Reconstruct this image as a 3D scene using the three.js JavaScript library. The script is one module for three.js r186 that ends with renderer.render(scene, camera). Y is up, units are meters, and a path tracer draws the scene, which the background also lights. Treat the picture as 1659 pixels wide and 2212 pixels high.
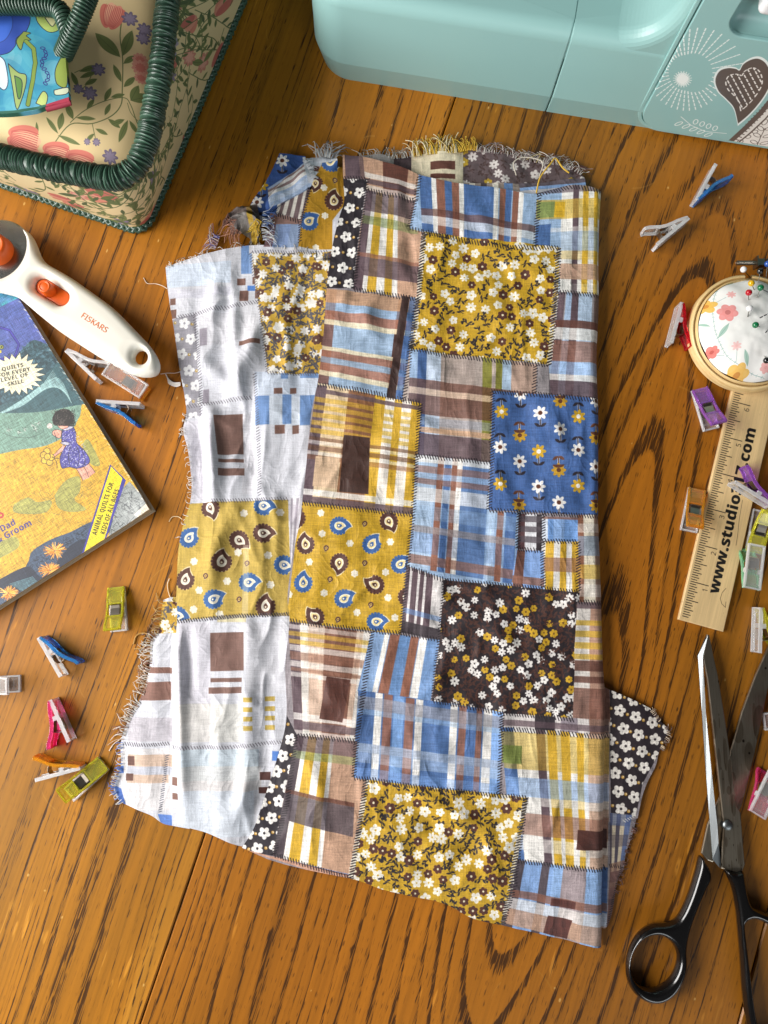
import * as THREE from 'three';
import { mergeGeometries } from 'three/addons/utils/BufferGeometryUtils.js';
import { RoundedBoxGeometry } from 'three/addons/geometries/RoundedBoxGeometry.js';
import { Brush, Evaluator, SUBTRACTION } from 'three-bvh-csg';
import { FontLoader } from 'three/addons/loaders/FontLoader.js';
import { TextGeometry } from 'three/addons/geometries/TextGeometry.js';
import { RectAreaLightUniformsLib } from 'three/addons/lights/RectAreaLightUniformsLib.js';

// ---------------------------------------------------------------- camera, light, exposure
const scene = new THREE.Scene();
const EYE = 0.5185, TILT = THREE.MathUtils.degToRad(6);
const camera = new THREE.PerspectiveCamera(67.27, 3 / 4, 0.02, 20);
camera.position.set(0, EYE, 0);
camera.up.set(0, Math.sin(TILT), -Math.cos(TILT));
camera.lookAt(0, EYE - Math.cos(TILT), -Math.sin(TILT));

const renderer = new THREE.WebGLRenderer({ antialias: true });
renderer.toneMapping = THREE.LinearToneMapping;
renderer.toneMappingExposure = 1.0;
renderer.shadowMap.enabled = true;
RectAreaLightUniformsLib.init();

scene.background = new THREE.Color().setRGB(0.034, 0.034, 0.036);   // the dim room all round

function glowingPane(name, label, pos, aim, w, h, color, intensity, glow) {   // a window: glowing panes, frame and bars, and its light
  const g = new THREE.Group(); g.name = name; g.position.set(...pos); g.lookAt(...aim); scene.add(g);
  g.userData = { label, category: 'window' };
  const frameMat = new THREE.MeshStandardMaterial({ color: '#d8d4cb', roughness: 0.6 });
  const glowMat = new THREE.MeshStandardMaterial({ color: '#000000', emissive: new THREE.Color(...color), emissiveIntensity: glow });
  for (const [sx, sy] of [[-1, -1], [1, -1], [-1, 1], [1, 1]]) {
    const p = new THREE.Mesh(new THREE.PlaneGeometry(w / 2 - 0.02, h / 2 - 0.02), glowMat);
    p.name = 'window_pane'; p.position.set(sx * w / 4, sy * h / 4, -0.004); g.add(p);
  }
  for (const [x, y, bw, bh] of [[0, h / 2 + 0.03, w + 0.12, 0.06], [0, -h / 2 - 0.03, w + 0.12, 0.06], [-w / 2 - 0.03, 0, 0.06, h], [w / 2 + 0.03, 0, 0.06, h], [0, 0, 0.036, h], [w / 4 + 0.009, 0, w / 2 - 0.018, 0.036], [-w / 4 - 0.009, 0, w / 2 - 0.018, 0.036]]) {
    const b = new THREE.Mesh(new THREE.BoxGeometry(bw, bh, 0.03), frameMat); b.name = 'window_bar'; b.position.set(x, y, -0.022); g.add(b);
  }
  const L = new THREE.RectAreaLight(new THREE.Color(...color), intensity, w, h);
  L.name = name + '_light'; L.position.copy(g.position); scene.add(L);
  L.lookAt(...aim);
  return g;
}

glowingPane('house_window', 'white framed window of four panes beside the table', [-0.88, 0.64, 0.02], [0, 0.64, 0.02], 1.0, 0.75, [1.0, 0.97, 0.94], 9.4, 5);
glowingPane('house_window_001', 'wide white framed window in front of the table, farther from it', [0.9, 1.2, 1.9], [0.4, 1.2, 0], 1.6, 1.1, [0.93, 0.97, 1.0], 2.0, 2);
// ---------------------------------------------------------------- helpers
function rng(seed) { let a = seed >>> 0; return () => { a = (a + 0x6D2B79F5) | 0; let t = Math.imul(a ^ (a >>> 15), 1 | a); t = (t + Math.imul(t ^ (t >>> 7), 61 | t)) ^ t; return ((t ^ (t >>> 14)) >>> 0) / 4294967296; }; }
function hash2(ix, iy, s) { let h = Math.imul(ix, 374761393) + Math.imul(iy, 668265263) + Math.imul(s, 1274126177); h = Math.imul(h ^ (h >>> 13), 1274126177); return ((h ^ (h >>> 16)) >>> 0) / 4294967296; }
function noise(x, y, s = 0) {   // smooth value noise 0..1
  const ix = Math.floor(x), iy = Math.floor(y); let fx = x - ix, fy = y - iy;
  fx = fx * fx * (3 - 2 * fx); fy = fy * fy * (3 - 2 * fy);
  const a = hash2(ix, iy, s), b = hash2(ix + 1, iy, s), c = hash2(ix, iy + 1, s), d = hash2(ix + 1, iy + 1, s);
  return a + (b - a) * fx + (c - a) * fy + (a - b - c + d) * fx * fy;
}
const fbm = (x, y, s = 0) => noise(x, y, s) * 0.55 + noise(x * 2.1, y * 2.1, s + 7) * 0.3 + noise(x * 4.3, y * 4.3, s + 13) * 0.15;
const clamp = (x, a = 0, b = 1) => Math.min(b, Math.max(a, x));
const smooth = (a, b, x) => { const t = clamp((x - a) / (b - a)); return t * t * (3 - 2 * t); };
const lerp = (a, b, t) => a + (b - a) * t;

// survey of the table: a point measured on the 1659 x 2212 view, at height h above the table, in metres (x right, z towards the sitter)
const FOCAL = 1662.3, CX = 829.5, CY = 1106, CT = Math.cos(TILT), ST = Math.sin(TILT);
function spot(px, py, h = 0) { const u = (px - CX) / FOCAL, v = (py - CY) / FOCAL, k = (0.5185 - h) / (CT + v * ST); return new THREE.Vector3(u * k, h, (-ST + v * CT) * k); }
const spots = (list, h) => list.map(([a, b]) => spot(a, b, h));

const used = {};
function numbered(name) { if (!(name in used)) { used[name] = 0; return name; } used[name]++; return `${name}_${String(used[name]).padStart(3, '0')}`; }
function thing(name, label, category, group) {
  const o = new THREE.Group(); o.name = numbered(name); o.userData = { label, category }; if (group) o.userData.group = group; scene.add(o); return o;
}
function part(parent, name, geo, mat, label) {
  const m = new THREE.Mesh(geo, mat); m.name = name; m.castShadow = m.receiveShadow = true; if (label) m.userData.label = label; parent.add(m); return m;
}
const std = (o) => new THREE.MeshStandardMaterial(o);
const phys = (o) => new THREE.MeshPhysicalMaterial(o);

function canvas(w, h) { const c = document.createElement('canvas'); c.width = w; c.height = h; return c; }
function tex(c, srgb = true) { const t = new THREE.CanvasTexture(c); if (srgb) t.colorSpace = THREE.SRGBColorSpace; t.wrapS = t.wrapT = THREE.ClampToEdgeWrapping; t.magFilter = THREE.LinearFilter; return t; }

// plan outline (array of Vector3 on the table) -> solid with rounded edges, between heights y0 and y1
function planShape(pts) { const v = pts.map((p) => new THREE.Vector2(p.x, -p.z)); if (THREE.ShapeUtils.isClockWise(v)) v.reverse(); return new THREE.Shape(v); }
function planPath(pts) { return new THREE.Path(pts.map((p) => new THREE.Vector2(p.x, -p.z))); }
function planSolid(shape, y0, y1, bev = 0, seg = 4, size = bev, curve = 12) {
  const g = new THREE.ExtrudeGeometry(shape, { depth: y1 - y0 - 2 * bev, bevelEnabled: bev > 0, bevelThickness: bev, bevelSize: size, bevelOffset: -size, bevelSegments: seg, curveSegments: curve });
  g.rotateX(-Math.PI / 2); g.translate(0, y0 + bev, 0); return g;
}
function smoothLoop(pts, n, closed = true) { return new THREE.CatmullRomCurve3(pts, closed, 'centripetal').getSpacedPoints(n).slice(0, closed ? n : n + 1); }
function tube(pts, r, n = 24, rs = 6, closed = false) { return new THREE.TubeGeometry(new THREE.CatmullRomCurve3(pts, closed, 'centripetal'), n, r, rs, closed); }
function box(w, h, d, x = 0, y = 0, z = 0) { const g = new THREE.BoxGeometry(w, h, d); g.translate(x, y, z); return g; }
const plain = (g) => { const q = g.index ? g.toNonIndexed() : g; for (const k of Object.keys(q.attributes)) if (!['position', 'normal', 'uv'].includes(k)) q.deleteAttribute(k); return q; };
const merge = (list) => mergeGeometries(list.map(plain));

// a cloth or paper sheet over four edge lines (plan points): its own thickness, height from a function
function along(pts, n) { return new THREE.CatmullRomCurve3(pts, false, 'centripetal').getSpacedPoints(n); }
function sheet(top, bottom, left, right, nu, nv, height, uvOf, thick = 0.0006) {
  const T = along(top, nu), B = along(bottom, nu), L = along(left, nv), R = along(right, nv);
  const pos = [], uv = [], idx = [], W = nu + 1;
  const at = [];
  for (let j = 0; j <= nv; j++) for (let i = 0; i <= nu; i++) {
    const u = i / nu, v = j / nv, c = (k) => (1 - v) * T[i][k] + v * B[i][k] + (1 - u) * L[j][k] + u * R[j][k] - ((1 - u) * (1 - v) * T[0][k] + u * (1 - v) * T[nu][k] + (1 - u) * v * B[0][k] + u * v * B[nu][k]);
    const x = c('x'), z = c('z'); at.push([x, height(u, v, x, z), z, ...uvOf(x, z)]);
  }
  const N = at.length;
  for (const a of at) { pos.push(a[0], a[1], a[2]); uv.push(a[3], a[4]); }
  for (const a of at) { pos.push(a[0], a[1] - thick, a[2]); uv.push(a[3], a[4]); }
  for (let j = 0; j < nv; j++) for (let i = 0; i < nu; i++) {
    const a = j * W + i, b = a + 1, d = a + W, e = d + 1;
    idx.push(a, d, b, b, d, e, a + N, b + N, d + N, b + N, e + N, d + N);
  }
  const rim = [];
  for (let i = 0; i <= nu; i++) rim.push(i);
  for (let j = 1; j <= nv; j++) rim.push(j * W + nu);
  for (let i = nu - 1; i >= 0; i--) rim.push(nv * W + i);
  for (let j = nv - 1; j >= 0; j--) rim.push(j * W);
  let n = pos.length / 3;
  for (let k = 0; k < rim.length - 1; k++) {
    for (const [q, dy] of [[rim[k], 0], [rim[k + 1], 0], [rim[k], thick], [rim[k + 1], thick]]) { pos.push(at[q][0], at[q][1] - dy, at[q][2]); uv.push(at[q][3], at[q][4]); }
    idx.push(n, n + 1, n + 2, n + 1, n + 3, n + 2); n += 4;
  }
  const g = new THREE.BufferGeometry();
  g.setAttribute('position', new THREE.Float32BufferAttribute(pos, 3)); g.setAttribute('uv', new THREE.Float32BufferAttribute(uv, 2)); g.setIndex(idx); g.computeVertexNormals();
  return g;
}

// ---- printing: a canvas whose pixels are plan metres; every mark is given where it was measured
class Print {
  constructor(w, h, map, unit) { this.c = canvas(w, h); this.x = this.c.getContext('2d'); this.map = map; this.k = unit; this.w = w; this.h = h; }
  path(pts) { const x = this.x; x.beginPath(); pts.forEach(([a, b], i) => { const q = this.map(a, b); i ? x.lineTo(...q) : x.moveTo(...q); }); }
  poly(pts, fill) { this.path(pts); this.x.closePath(); this.x.fillStyle = fill; this.x.fill(); }
  line(pts, color, w) { this.path(pts); this.x.strokeStyle = color; this.x.lineWidth = w * this.k; this.x.lineCap = 'round'; this.x.lineJoin = 'round'; this.x.stroke(); }
  clip(pts, fn) { this.x.save(); this.path(pts); this.x.closePath(); this.x.clip(); fn(); this.x.restore(); }
  at(a, b, rot, fn) { const q = this.map(a, b); this.x.save(); this.x.translate(...q); this.x.rotate(rot); this.x.scale(this.k, this.k); fn(this.x); this.x.restore(); }
  quad(q, base, vs = [], hs = [], clipTo) {   // a woven check inside four corners: tl, tr, br, bl
    const Q = (u, v) => [lerp(lerp(q[0][0], q[1][0], u), lerp(q[3][0], q[2][0], u), v), lerp(lerp(q[0][1], q[1][1], u), lerp(q[3][1], q[2][1], u), v)];
    const strip = (f, fill, al) => { this.x.globalAlpha = al; this.poly([f(0, 0), f(0, 0.25), f(0, 0.5), f(0, 0.75), f(0, 1), f(1, 1), f(1, 0.75), f(1, 0.5), f(1, 0.25), f(1, 0)], fill); this.x.globalAlpha = 1; };
    this.clip(clipTo || q, () => {
      this.poly(clipTo || q, base);
      for (const [a, b, col, al = 1] of vs) strip((s, t) => Q(s ? b : a, t), col, al);
      for (const [a, b, col, al = 0.6] of hs) strip((s, t) => Q(t, s ? b : a), col, al);
    });
  }
  stitch(pts, col = '#1d161c', len = 9, gap = 6.2, lw = 1.9, slant = 0.5, seed = 3) {   // printed overcast stitches
    const R = rng(seed + Math.round(pts[0][0] * 7 + pts[0][1])); let carry = 0;
    for (let i = 0; i + 1 < pts.length; i++) {
      const [ax, ay] = pts[i], [bx, by] = pts[i + 1], d = Math.hypot(bx - ax, by - ay), tx = (bx - ax) / d, ty = (by - ay) / d;
      let s = carry;
      for (; s < d; s += gap * (0.85 + R() * 0.3)) {
        const x = ax + tx * s, y = ay + ty * s, l = len * (0.75 + R() * 0.5), nx = -ty + tx * slant, ny = tx + ty * slant, m = Math.hypot(nx, ny);
        this.line([[x - nx / m * l / 2, y - ny / m * l / 2], [x + nx / m * l / 2, y + ny / m * l / 2]], col, lw);
      }
      carry = s - d;
    }
  }
  weave(amount = 0.07, seed = 1) {   // threads: each row and column of the cloth a little lighter or darker
    const { w, h } = this, im = this.x.getImageData(0, 0, w, h), d = im.data, R = rng(seed);
    for (let j = 0; j < h; j++) for (let i = 0; i < w; i++) {
      const o = (j * w + i) * 4;
      const s = 1 + amount * ((noise(i * 0.9, j * 0.06, seed) - 0.5) * 1.1 + (noise(i * 0.05, j * 0.9, seed + 3) - 0.5) * 1.1 + (R() - 0.5) * 0.9) ;
      d[o] *= s; d[o + 1] *= s; d[o + 2] *= s;
    }
    this.x.putImageData(im, 0, 0);
  }
}
function petals(x, n, r, inner, col) { x.fillStyle = col; for (let i = 0; i < n; i++) { const a = i / n * 6.2832; x.beginPath(); x.ellipse(Math.cos(a) * r * inner, Math.sin(a) * r * inner, r * (1 - inner), r * (n > 6 ? 0.24 : 0.38), a, 0, 6.3); x.fill(); } }
function blossom(x, n, r, col, eye, er = 0.28) { petals(x, n, r, 0.55, col); x.fillStyle = col; x.beginPath(); x.arc(0, 0, r * 0.5, 0, 6.3); x.fill(); x.fillStyle = eye; x.beginPath(); x.arc(0, 0, r * er, 0, 6.3); x.fill(); }
function leafShape(x, l, w, col) { x.fillStyle = col; x.beginPath(); x.moveTo(0, 0); x.quadraticCurveTo(l * 0.5, -w, l, 0); x.quadraticCurveTo(l * 0.5, w, 0, 0); x.fill(); }

// a solid rounded over like a pillow: plan outline with holes, edges rolling off over a given reach
function pillow(outer, holes, y0, y1, reach, cell, dome = 0) {
  const loops = [outer, ...holes].map((l) => l.map((p) => [p.x, p.z])), segs = [];
  for (const l of loops) for (let i = 0; i < l.length; i++) { const a = l[i], b = l[(i + 1) % l.length]; segs.push([a[0], a[1], b[0] - a[0], b[1] - a[1]]); }
  const xs = loops[0].map((p) => p[0]), zs = loops[0].map((p) => p[1]), x0 = Math.min(...xs) - cell, z0 = Math.min(...zs) - cell, nx = Math.ceil((Math.max(...xs) - x0) / cell) + 2, nz = Math.ceil((Math.max(...zs) - z0) / cell) + 2;
  const inside = (x, z) => { let c = false; for (const [ax, az, dx, dz] of segs) if ((az > z) !== (az + dz > z) && x < ax + (z - az) / dz * dx) c = !c; return c; };
  const near = (x, z) => { let m = 1e9, q = null; for (const [ax, az, dx, dz] of segs) { const t = clamp(((x - ax) * dx + (z - az) * dz) / (dx * dx + dz * dz + 1e-18)), ex = ax + dx * t, ez = az + dz * t, d = (x - ex) ** 2 + (z - ez) ** 2; if (d < m) { m = d; q = [ex, ez]; } } return [Math.sqrt(m), q]; };
  const V = [], W = nx + 1; for (let j = 0; j <= nz; j++) for (let i = 0; i <= nx; i++) { const x = x0 + i * cell, z = z0 + j * cell, n = inside(x, z), [d, q] = near(x, z); V.push({ x, z, n, d, q }); }
  const cells = []; for (let j = 0; j < nz; j++) for (let i = 0; i < nx; i++) { const a = j * W + i, c = [a, a + 1, a + W, a + W + 1]; if (c.some((k) => V[k].n) && c.every((k) => V[k].n || V[k].d < cell * 1.5)) cells.push(c); }
  const id = new Map(), pos = [], idx = [], mid = (y0 + y1) / 2, half = (y1 - y0) / 2;
  const vert = (k, up) => { const key = k * 2 + up; if (id.has(key)) return id.get(key); const v = V[k], on = !v.n || v.d < cell * 0.35, x = on ? v.q[0] : v.x, z = on ? v.q[1] : v.z, d = on ? 0 : v.d, t = 1 - Math.min(1, d / reach), hh = half * Math.sqrt(1 - t * t) + (up ? dome * smooth(0, reach * 2.2, d) : 0); pos.push(x, mid + (up ? hh : -hh), z); id.set(key, pos.length / 3 - 1); return pos.length / 3 - 1; };
  for (const c of cells) { const t = c.map((k) => vert(k, 1)), b = c.map((k) => vert(k, 0)); idx.push(t[0], t[2], t[1], t[1], t[2], t[3], b[0], b[1], b[2], b[1], b[3], b[2]); }
  const g = new THREE.BufferGeometry(); g.setAttribute('position', new THREE.Float32BufferAttribute(pos, 3)); g.setAttribute('uv', new THREE.Float32BufferAttribute(new Float32Array(pos.length / 3 * 2), 2)); g.setIndex(idx); g.computeVertexNormals(); return g;
}
// ---------------------------------------------------------------- the oak table top, board by board
console.log('table');
function oak(seed, pith, z0, slope, wide, dense, edgeLight) {   // wide x 1200 mm of board; growth rings cut lengthwise
  const w = 2048, h = 2048, c = canvas(w, h), x2 = c.getContext('2d'), im = x2.createImageData(w, h), d = im.data;
  for (let j = 0; j < h; j++) {
    const y = j / h * 1200, zn = z0 + slope * (y - 600) + (noise(0.5, y / 260, seed + 5) - 0.5) * 60;
    for (let i = 0; i < w; i++) {
      const x = i / w * wide;
      const wob = (noise(x / 45, y / 170, seed) - 0.5) * 15 + (noise(x / 9, y / 60, seed + 2) - 0.5) * 2.2;
      const rad = Math.hypot(x - pith + wob, zn * 0.5);
      const sp = 8.2 + 3.4 * noise(rad / 26, 0.5, seed + 9);
      const ph = rad / sp + (noise(x / 60, y / 300, seed + 4) - 0.5) * 1.2, fl = Math.floor(ph), p = ph - fl;
      const ringTone = hash2(fl, 5, seed), wid = 0.22 + 0.26 * hash2(fl, 9, seed);
      const early = smooth(0, 0.05, p) * (1 - smooth(wid * 0.45, wid, p)) * (0.15 + 0.85 * ringTone);
      // open pores: short thin dark strokes along the grain, crowded where the spring wood is
      const st = noise(x / 0.36, y / 8, seed + 20), st2 = noise(x / 0.55, y / 22, seed + 23);
      const gate = 1.0 - early * (0.40 + 0.08 * dense) - dense * 0.05 * noise(x / 26, y / 110, seed + 31);
      const pore0 = smooth(gate - 0.09, gate + 0.07, Math.max(st, st2 * 0.95));
      const fleck = smooth(0.84, 0.95, noise(x / 0.5, y / 7, seed + 40)) * (0.16 + 0.30 * dense);
      const pore = clamp(pore0 * 0.80 + fleck);
      const band = noise(x / 70, y / 420, seed + 50), fine = noise(x / 1.1, y / 50, seed + 60), fine2 = noise(x / 4, y / 130, seed + 61);
      const t = 0.87 + 0.22 * band + 0.10 * (fine - 0.5) + 0.10 * (fine2 - 0.5) - 0.10 * early + 0.05 * (p - 0.5);
      const tone = t * (edgeLight ? 1.02 : 0.95); let r = 156 * tone, g = 99 * tone, b = 22 * tone;
      const warm = noise(x / 110, y / 300, seed + 70); r += (warm - 0.5) * 12; g -= (warm - 0.5) * 5;
      if (edgeLight) {   // the pale sapwood strip beside the joint
        const e = smooth(wide - 20, wide - 9, x + (noise(3, y / 30, seed) - 0.5) * 5) * (0.2 + 0.8 * noise(x / 5, y / 70, seed + 80)) * (0.3 + 0.7 * noise(1, y / 160, seed + 83));
        r += 40 * e; g += 36 * e; b += 24 * e;
      }
      const wear = smooth(0.72, 0.86, noise(x / 1.6, y / 14, seed + 90)) * smooth(0.84, 0.93, noise(x / 34, y / 44, seed + 91));
      r += wear * 34; g += wear * 28; b += wear * 18;
      r = lerp(r, 52, pore); g = lerp(g, 29, pore); b = lerp(b, 9, pore);
      const o = (j * w + i) * 4; d[o] = r; d[o + 1] = g; d[o + 2] = b; d[o + 3] = 255;
    }
  }
  x2.putImageData(im, 0, 0);
  const R = rng(seed + 500);   // hairline scratches and small dents in the varnish
  for (let k = 0; k < 60; k++) { const x = R() * w, y = R() * h, a = R() * 6.28, l = 8 + R() * 30; x2.strokeStyle = `rgba(214,170,104,${0.10 + R() * 0.22})`; x2.lineWidth = 0.8 + R(); x2.beginPath(); x2.moveTo(x, y); x2.quadraticCurveTo(x + Math.cos(a) * l * 1.6, y + Math.sin(a) * l * 0.5, x + Math.cos(a + 0.3) * l * 3, y + Math.sin(a + 0.3) * l); x2.stroke(); }
  for (let k = 0; k < 150; k++) { x2.fillStyle = R() < 0.5 ? 'rgba(225,190,130,.55)' : 'rgba(50,28,10,.6)'; x2.beginPath(); x2.ellipse(R() * w, R() * h, 1.5 + R() * 3, 0.8 + R() * 1.6, 0, 0, 6.3); x2.fill(); }
  const m = tex(c);
  return phys({ map: m, bumpMap: m, bumpScale: 0.00012, roughness: 0.46, specularIntensity: 0.55, clearcoat: 0.18, clearcoatRoughness: 0.15 });
}
{
  const table = new THREE.Group(); table.name = 'table_top'; table.userData = { kind: 'structure', label: 'golden brown oak table top of glued boards', category: 'table' };
  scene.add(table);
  const a = spot(983, 213), b = spot(303, 2212), dir = b.clone().sub(a).normalize();   // the joint between the two boards in view
  const mid = spot(700, 1044), turn = Math.atan2(dir.x, dir.z);
  const W = 0.36, LEN = 1.2, mats = [oak(11, 70, 60, 0.16, 360, 0.3, true), oak(37, 205, 30, 0.24, 360, 1, false)];
  table.position.set(mid.x, 0, mid.z); table.rotation.y = turn;
  const gap = 0.0009;
  const boards = [[-1, 0], [0, 1], [1, 0], [-2, 1]];
  for (const [k, m] of boards) {
    const s = new THREE.Shape(), c = 0.0009, x0 = gap / 2, x1 = W - gap / 2, y0 = -0.028;
    s.moveTo(x0, y0); s.lineTo(x1, y0); s.lineTo(x1, -c); s.lineTo(x1 - c, 0); s.lineTo(x0 + c, 0); s.lineTo(x0, -c); s.closePath();
    const g = new THREE.ExtrudeGeometry(s, { depth: LEN, bevelEnabled: false }); g.translate(0, 0, -LEN / 2);
    const P = g.attributes.position, uv = new Float32Array(P.count * 2);
    for (let i = 0; i < P.count; i++) { uv[i * 2] = P.getX(i) / W; uv[i * 2 + 1] = 0.5 + P.getZ(i) / LEN * (k > 0 || k < -1 ? -1 : 1); }
    g.setAttribute('uv', new THREE.BufferAttribute(uv, 2));
    const o = part(table, 'board', g, mats[m]); o.position.x = k * W;
  }
}
// ---------------------------------------------------------------- the folded patchwork cloth
console.log('cloth');
const K = { W: '#dcd9d4', CR: '#d8caa8', TA: '#b48f76', BR: '#5b3328', DB: '#3c1d16', MB: '#855746', PU: '#57454c', BK: '#221b23', LB: '#8fa8c6', BL: '#456496', GB: '#8a99aa', YE: '#c49c2a', OL: '#76742c', GN: '#75864f', GY: '#8d8688' };
const CL = { S: 3600, lo: spot(215, 285, 0.006), w: 1440, h: 2040 };
const mapA = (a, b) => { const p = spot(a, b, 0.009); return [(p.x - CL.lo.x) * CL.S, (p.z - CL.lo.z) * CL.S]; };
const mapB = (a, b) => { const p = spot(a, b, 0.005); return [(p.x - CL.lo.x) * CL.S, (p.z - CL.lo.z) * CL.S]; };
const clothUV = (x, z) => [(x - CL.lo.x) * CL.S / CL.w, 1 - (z - CL.lo.z) * CL.S / CL.h];

function ditsy(pr, poly, ground, seed, n, opt = {}) {   // small flowers and dark sprigs scattered over a ground
  const R = rng(seed), xs = poly.map((p) => p[0]), ys = poly.map((p) => p[1]), x0 = Math.min(...xs), x1 = Math.max(...xs), y0 = Math.min(...ys), y1 = Math.max(...ys);
  pr.clip(poly, () => {
    pr.poly(poly, ground);
    const put = [], place = (d) => { for (let t = 0; t < 60; t++) { const x = lerp(x0, x1, R()), y = lerp(y0, y1, R()); if (put.every(([a, b, e]) => Math.hypot(a - x, b - y) > (d + e) * 0.5)) { put.push([x, y, d]); return [x, y]; } } return null; };
    for (let i = 0; i < n; i++) {
      const kind = R(), s = place((kind < 0.55 ? 23 : 21) * (opt.gap || 0.86)); if (!s) continue;
      const [x, y] = s, rot = R() * 6.28;
      if (kind < 0.33) pr.at(x, y, rot, (c) => { blossom(c, 5 + (R() < 0.5 ? 2 : 0), (9.5 + R() * 3) * (opt.size || 1), opt.a || '#e2ddd0', opt.ground2 || ground, 0.16); });
      else if (kind < 0.55) pr.at(x, y, rot, (c) => { blossom(c, 6, (8.6 + R() * 3) * (opt.size || 1), opt.b || '#4c271d', opt.eyeB || '#d8cfae', 0.22); });
      else pr.at(x, y, rot, (c) => { c.strokeStyle = opt.leaf || '#201a20'; c.lineWidth = 1.1; c.scale(1.2, 1.2); c.beginPath(); c.moveTo(-9, 2); c.quadraticCurveTo(0, -3, 10, 1); c.stroke(); for (const [lx, ly, la] of [[-4, 0, -1], [2, -1, 0.8], [6, 0, -0.7], [-1, 0, 2.2]]) { c.save(); c.translate(lx, ly); c.rotate(la); leafShape(c, 8.6, 3.4, opt.leaf || '#201a20'); c.restore(); } if (R() < 0.5) { c.fillStyle = opt.leaf || '#201a20'; for (const [a, b] of [[10, 2], [8, -5], [-9, 4]]) { c.beginPath(); c.arc(a, b, 2, 0, 6.3); c.fill(); } } });
    }
  });
}
function blackFloral(pr, poly, ground, white, dot, rot, ox, oy) {   // white five-petal flowers and gold dots in rows on black
  const xs = poly.map((p) => p[0]), ys = poly.map((p) => p[1]), cx = (Math.min(...xs) + Math.max(...xs)) / 2, cy = (Math.min(...ys) + Math.max(...ys)) / 2, R = rng(Math.round(cx));
  pr.clip(poly, () => {
    pr.poly(poly, ground);
    for (let i = -9; i <= 9; i++) for (let j = -12; j <= 12; j++) {
      const u = i * 38 + (j & 1 ? 19 : 0) + ox, v = j * 33 + oy, x = cx + u * Math.cos(rot) - v * Math.sin(rot), y = cy + u * Math.sin(rot) + v * Math.cos(rot);
      pr.at(x + R() * 3, y + R() * 3, R() * 6, (c) => { blossom(c, 5, 13, white, ground, 0.2); });
      pr.at(x + 19 * Math.cos(rot), y + 19 * Math.sin(rot) + 2, 0, (c) => { c.fillStyle = dot; c.beginPath(); c.arc(0, 0, 3.2, 0, 6.3); c.fill(); c.fillStyle = white; c.beginPath(); c.arc(0.8, -0.6, 1.2, 0, 6.3); c.fill(); });
    }
  });
}
function paisley(pr, x, y, rot, size, col, inner = '#d9c48a') {
  pr.at(x, y, rot, (c) => {
    const drop = (s) => { c.beginPath(); c.moveTo(s * 1.35, -s * 0.3); c.bezierCurveTo(s * 0.9, -s * 0.95, -s * 0.3, -s * 1.05, -s * 0.85, -s * 0.4); c.bezierCurveTo(-s * 1.25, s * 0.35, -s * 0.5, s * 1.05, s * 0.25, s * 0.85); c.bezierCurveTo(s * 0.95, s * 0.65, s * 0.7, s * 0.05, s * 1.35, -s * 0.3); c.closePath(); };
    c.fillStyle = '#d8cba6'; drop(size * 1.1); c.fill();
    c.fillStyle = col; drop(size); c.fill();
    for (let i = 0; i < 14; i++) { const a = 0.7 + i / 14 * 5.2; c.beginPath(); c.arc(Math.cos(a) * size * 0.93, Math.sin(a) * size * 0.88, size * 0.16, 0, 6.3); c.fill(); }
    c.fillStyle = '#e3dcc6'; drop(size * 0.56); c.fill(); c.fillStyle = inner; drop(size * 0.44); c.fill();
    c.fillStyle = col; drop(size * 0.26); c.fill(); c.fillStyle = '#e6dcc0'; c.beginPath(); c.arc(-size * 0.06, 0, size * 0.1, 0, 6.3); c.fill();
  });
}
function floret(pr, x, y, s = 8) { pr.at(x, y, x, (c) => { blossom(c, 6, s, '#ddd6c4', '#ddd6c4', 0.2); }); }
const smallDrop = (pr, x, y) => paisley(pr, x, y, 2.2, 5.5, '#4b281f', '#c4961c');

function daisyStem(pr, x, y, kind, down = 1) {   // a daisy with its little stem and two leaves
  const [col, eye, leaf] = kind === 'w' ? ['#e6e3df', '#5a3020', '#231c26'] : kind === 'y' ? ['#c39a22', '#e6e3df', '#231c26'] : ['#b98f24', '#57301f', '#57301f'];
  pr.at(x, y, down > 0 ? 0 : Math.PI, (c) => {
    c.strokeStyle = '#d6d8e0'; c.lineWidth = 4; c.beginPath(); c.moveTo(0, 8); c.lineTo(0, 26); c.stroke();
    c.strokeStyle = leaf; c.lineWidth = 2.4; c.beginPath(); c.moveTo(0, 8); c.lineTo(0, 28); c.stroke();
    for (const s of [-1, 1]) { c.save(); c.translate(0, 30); c.rotate(s > 0 ? -0.6 : Math.PI + 0.6); leafShape(c, 15, 6.5, leaf); c.restore(); }
    blossom(c, kind === 'm' ? 8 : 7, 15.5, col, eye, 0.3); if (kind === 'm') { c.fillStyle = '#57301f'; c.beginPath(); c.ellipse(0, 12, 12, 7, 0, 3.14, 6.28); c.fill(); };
  });
}

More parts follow.
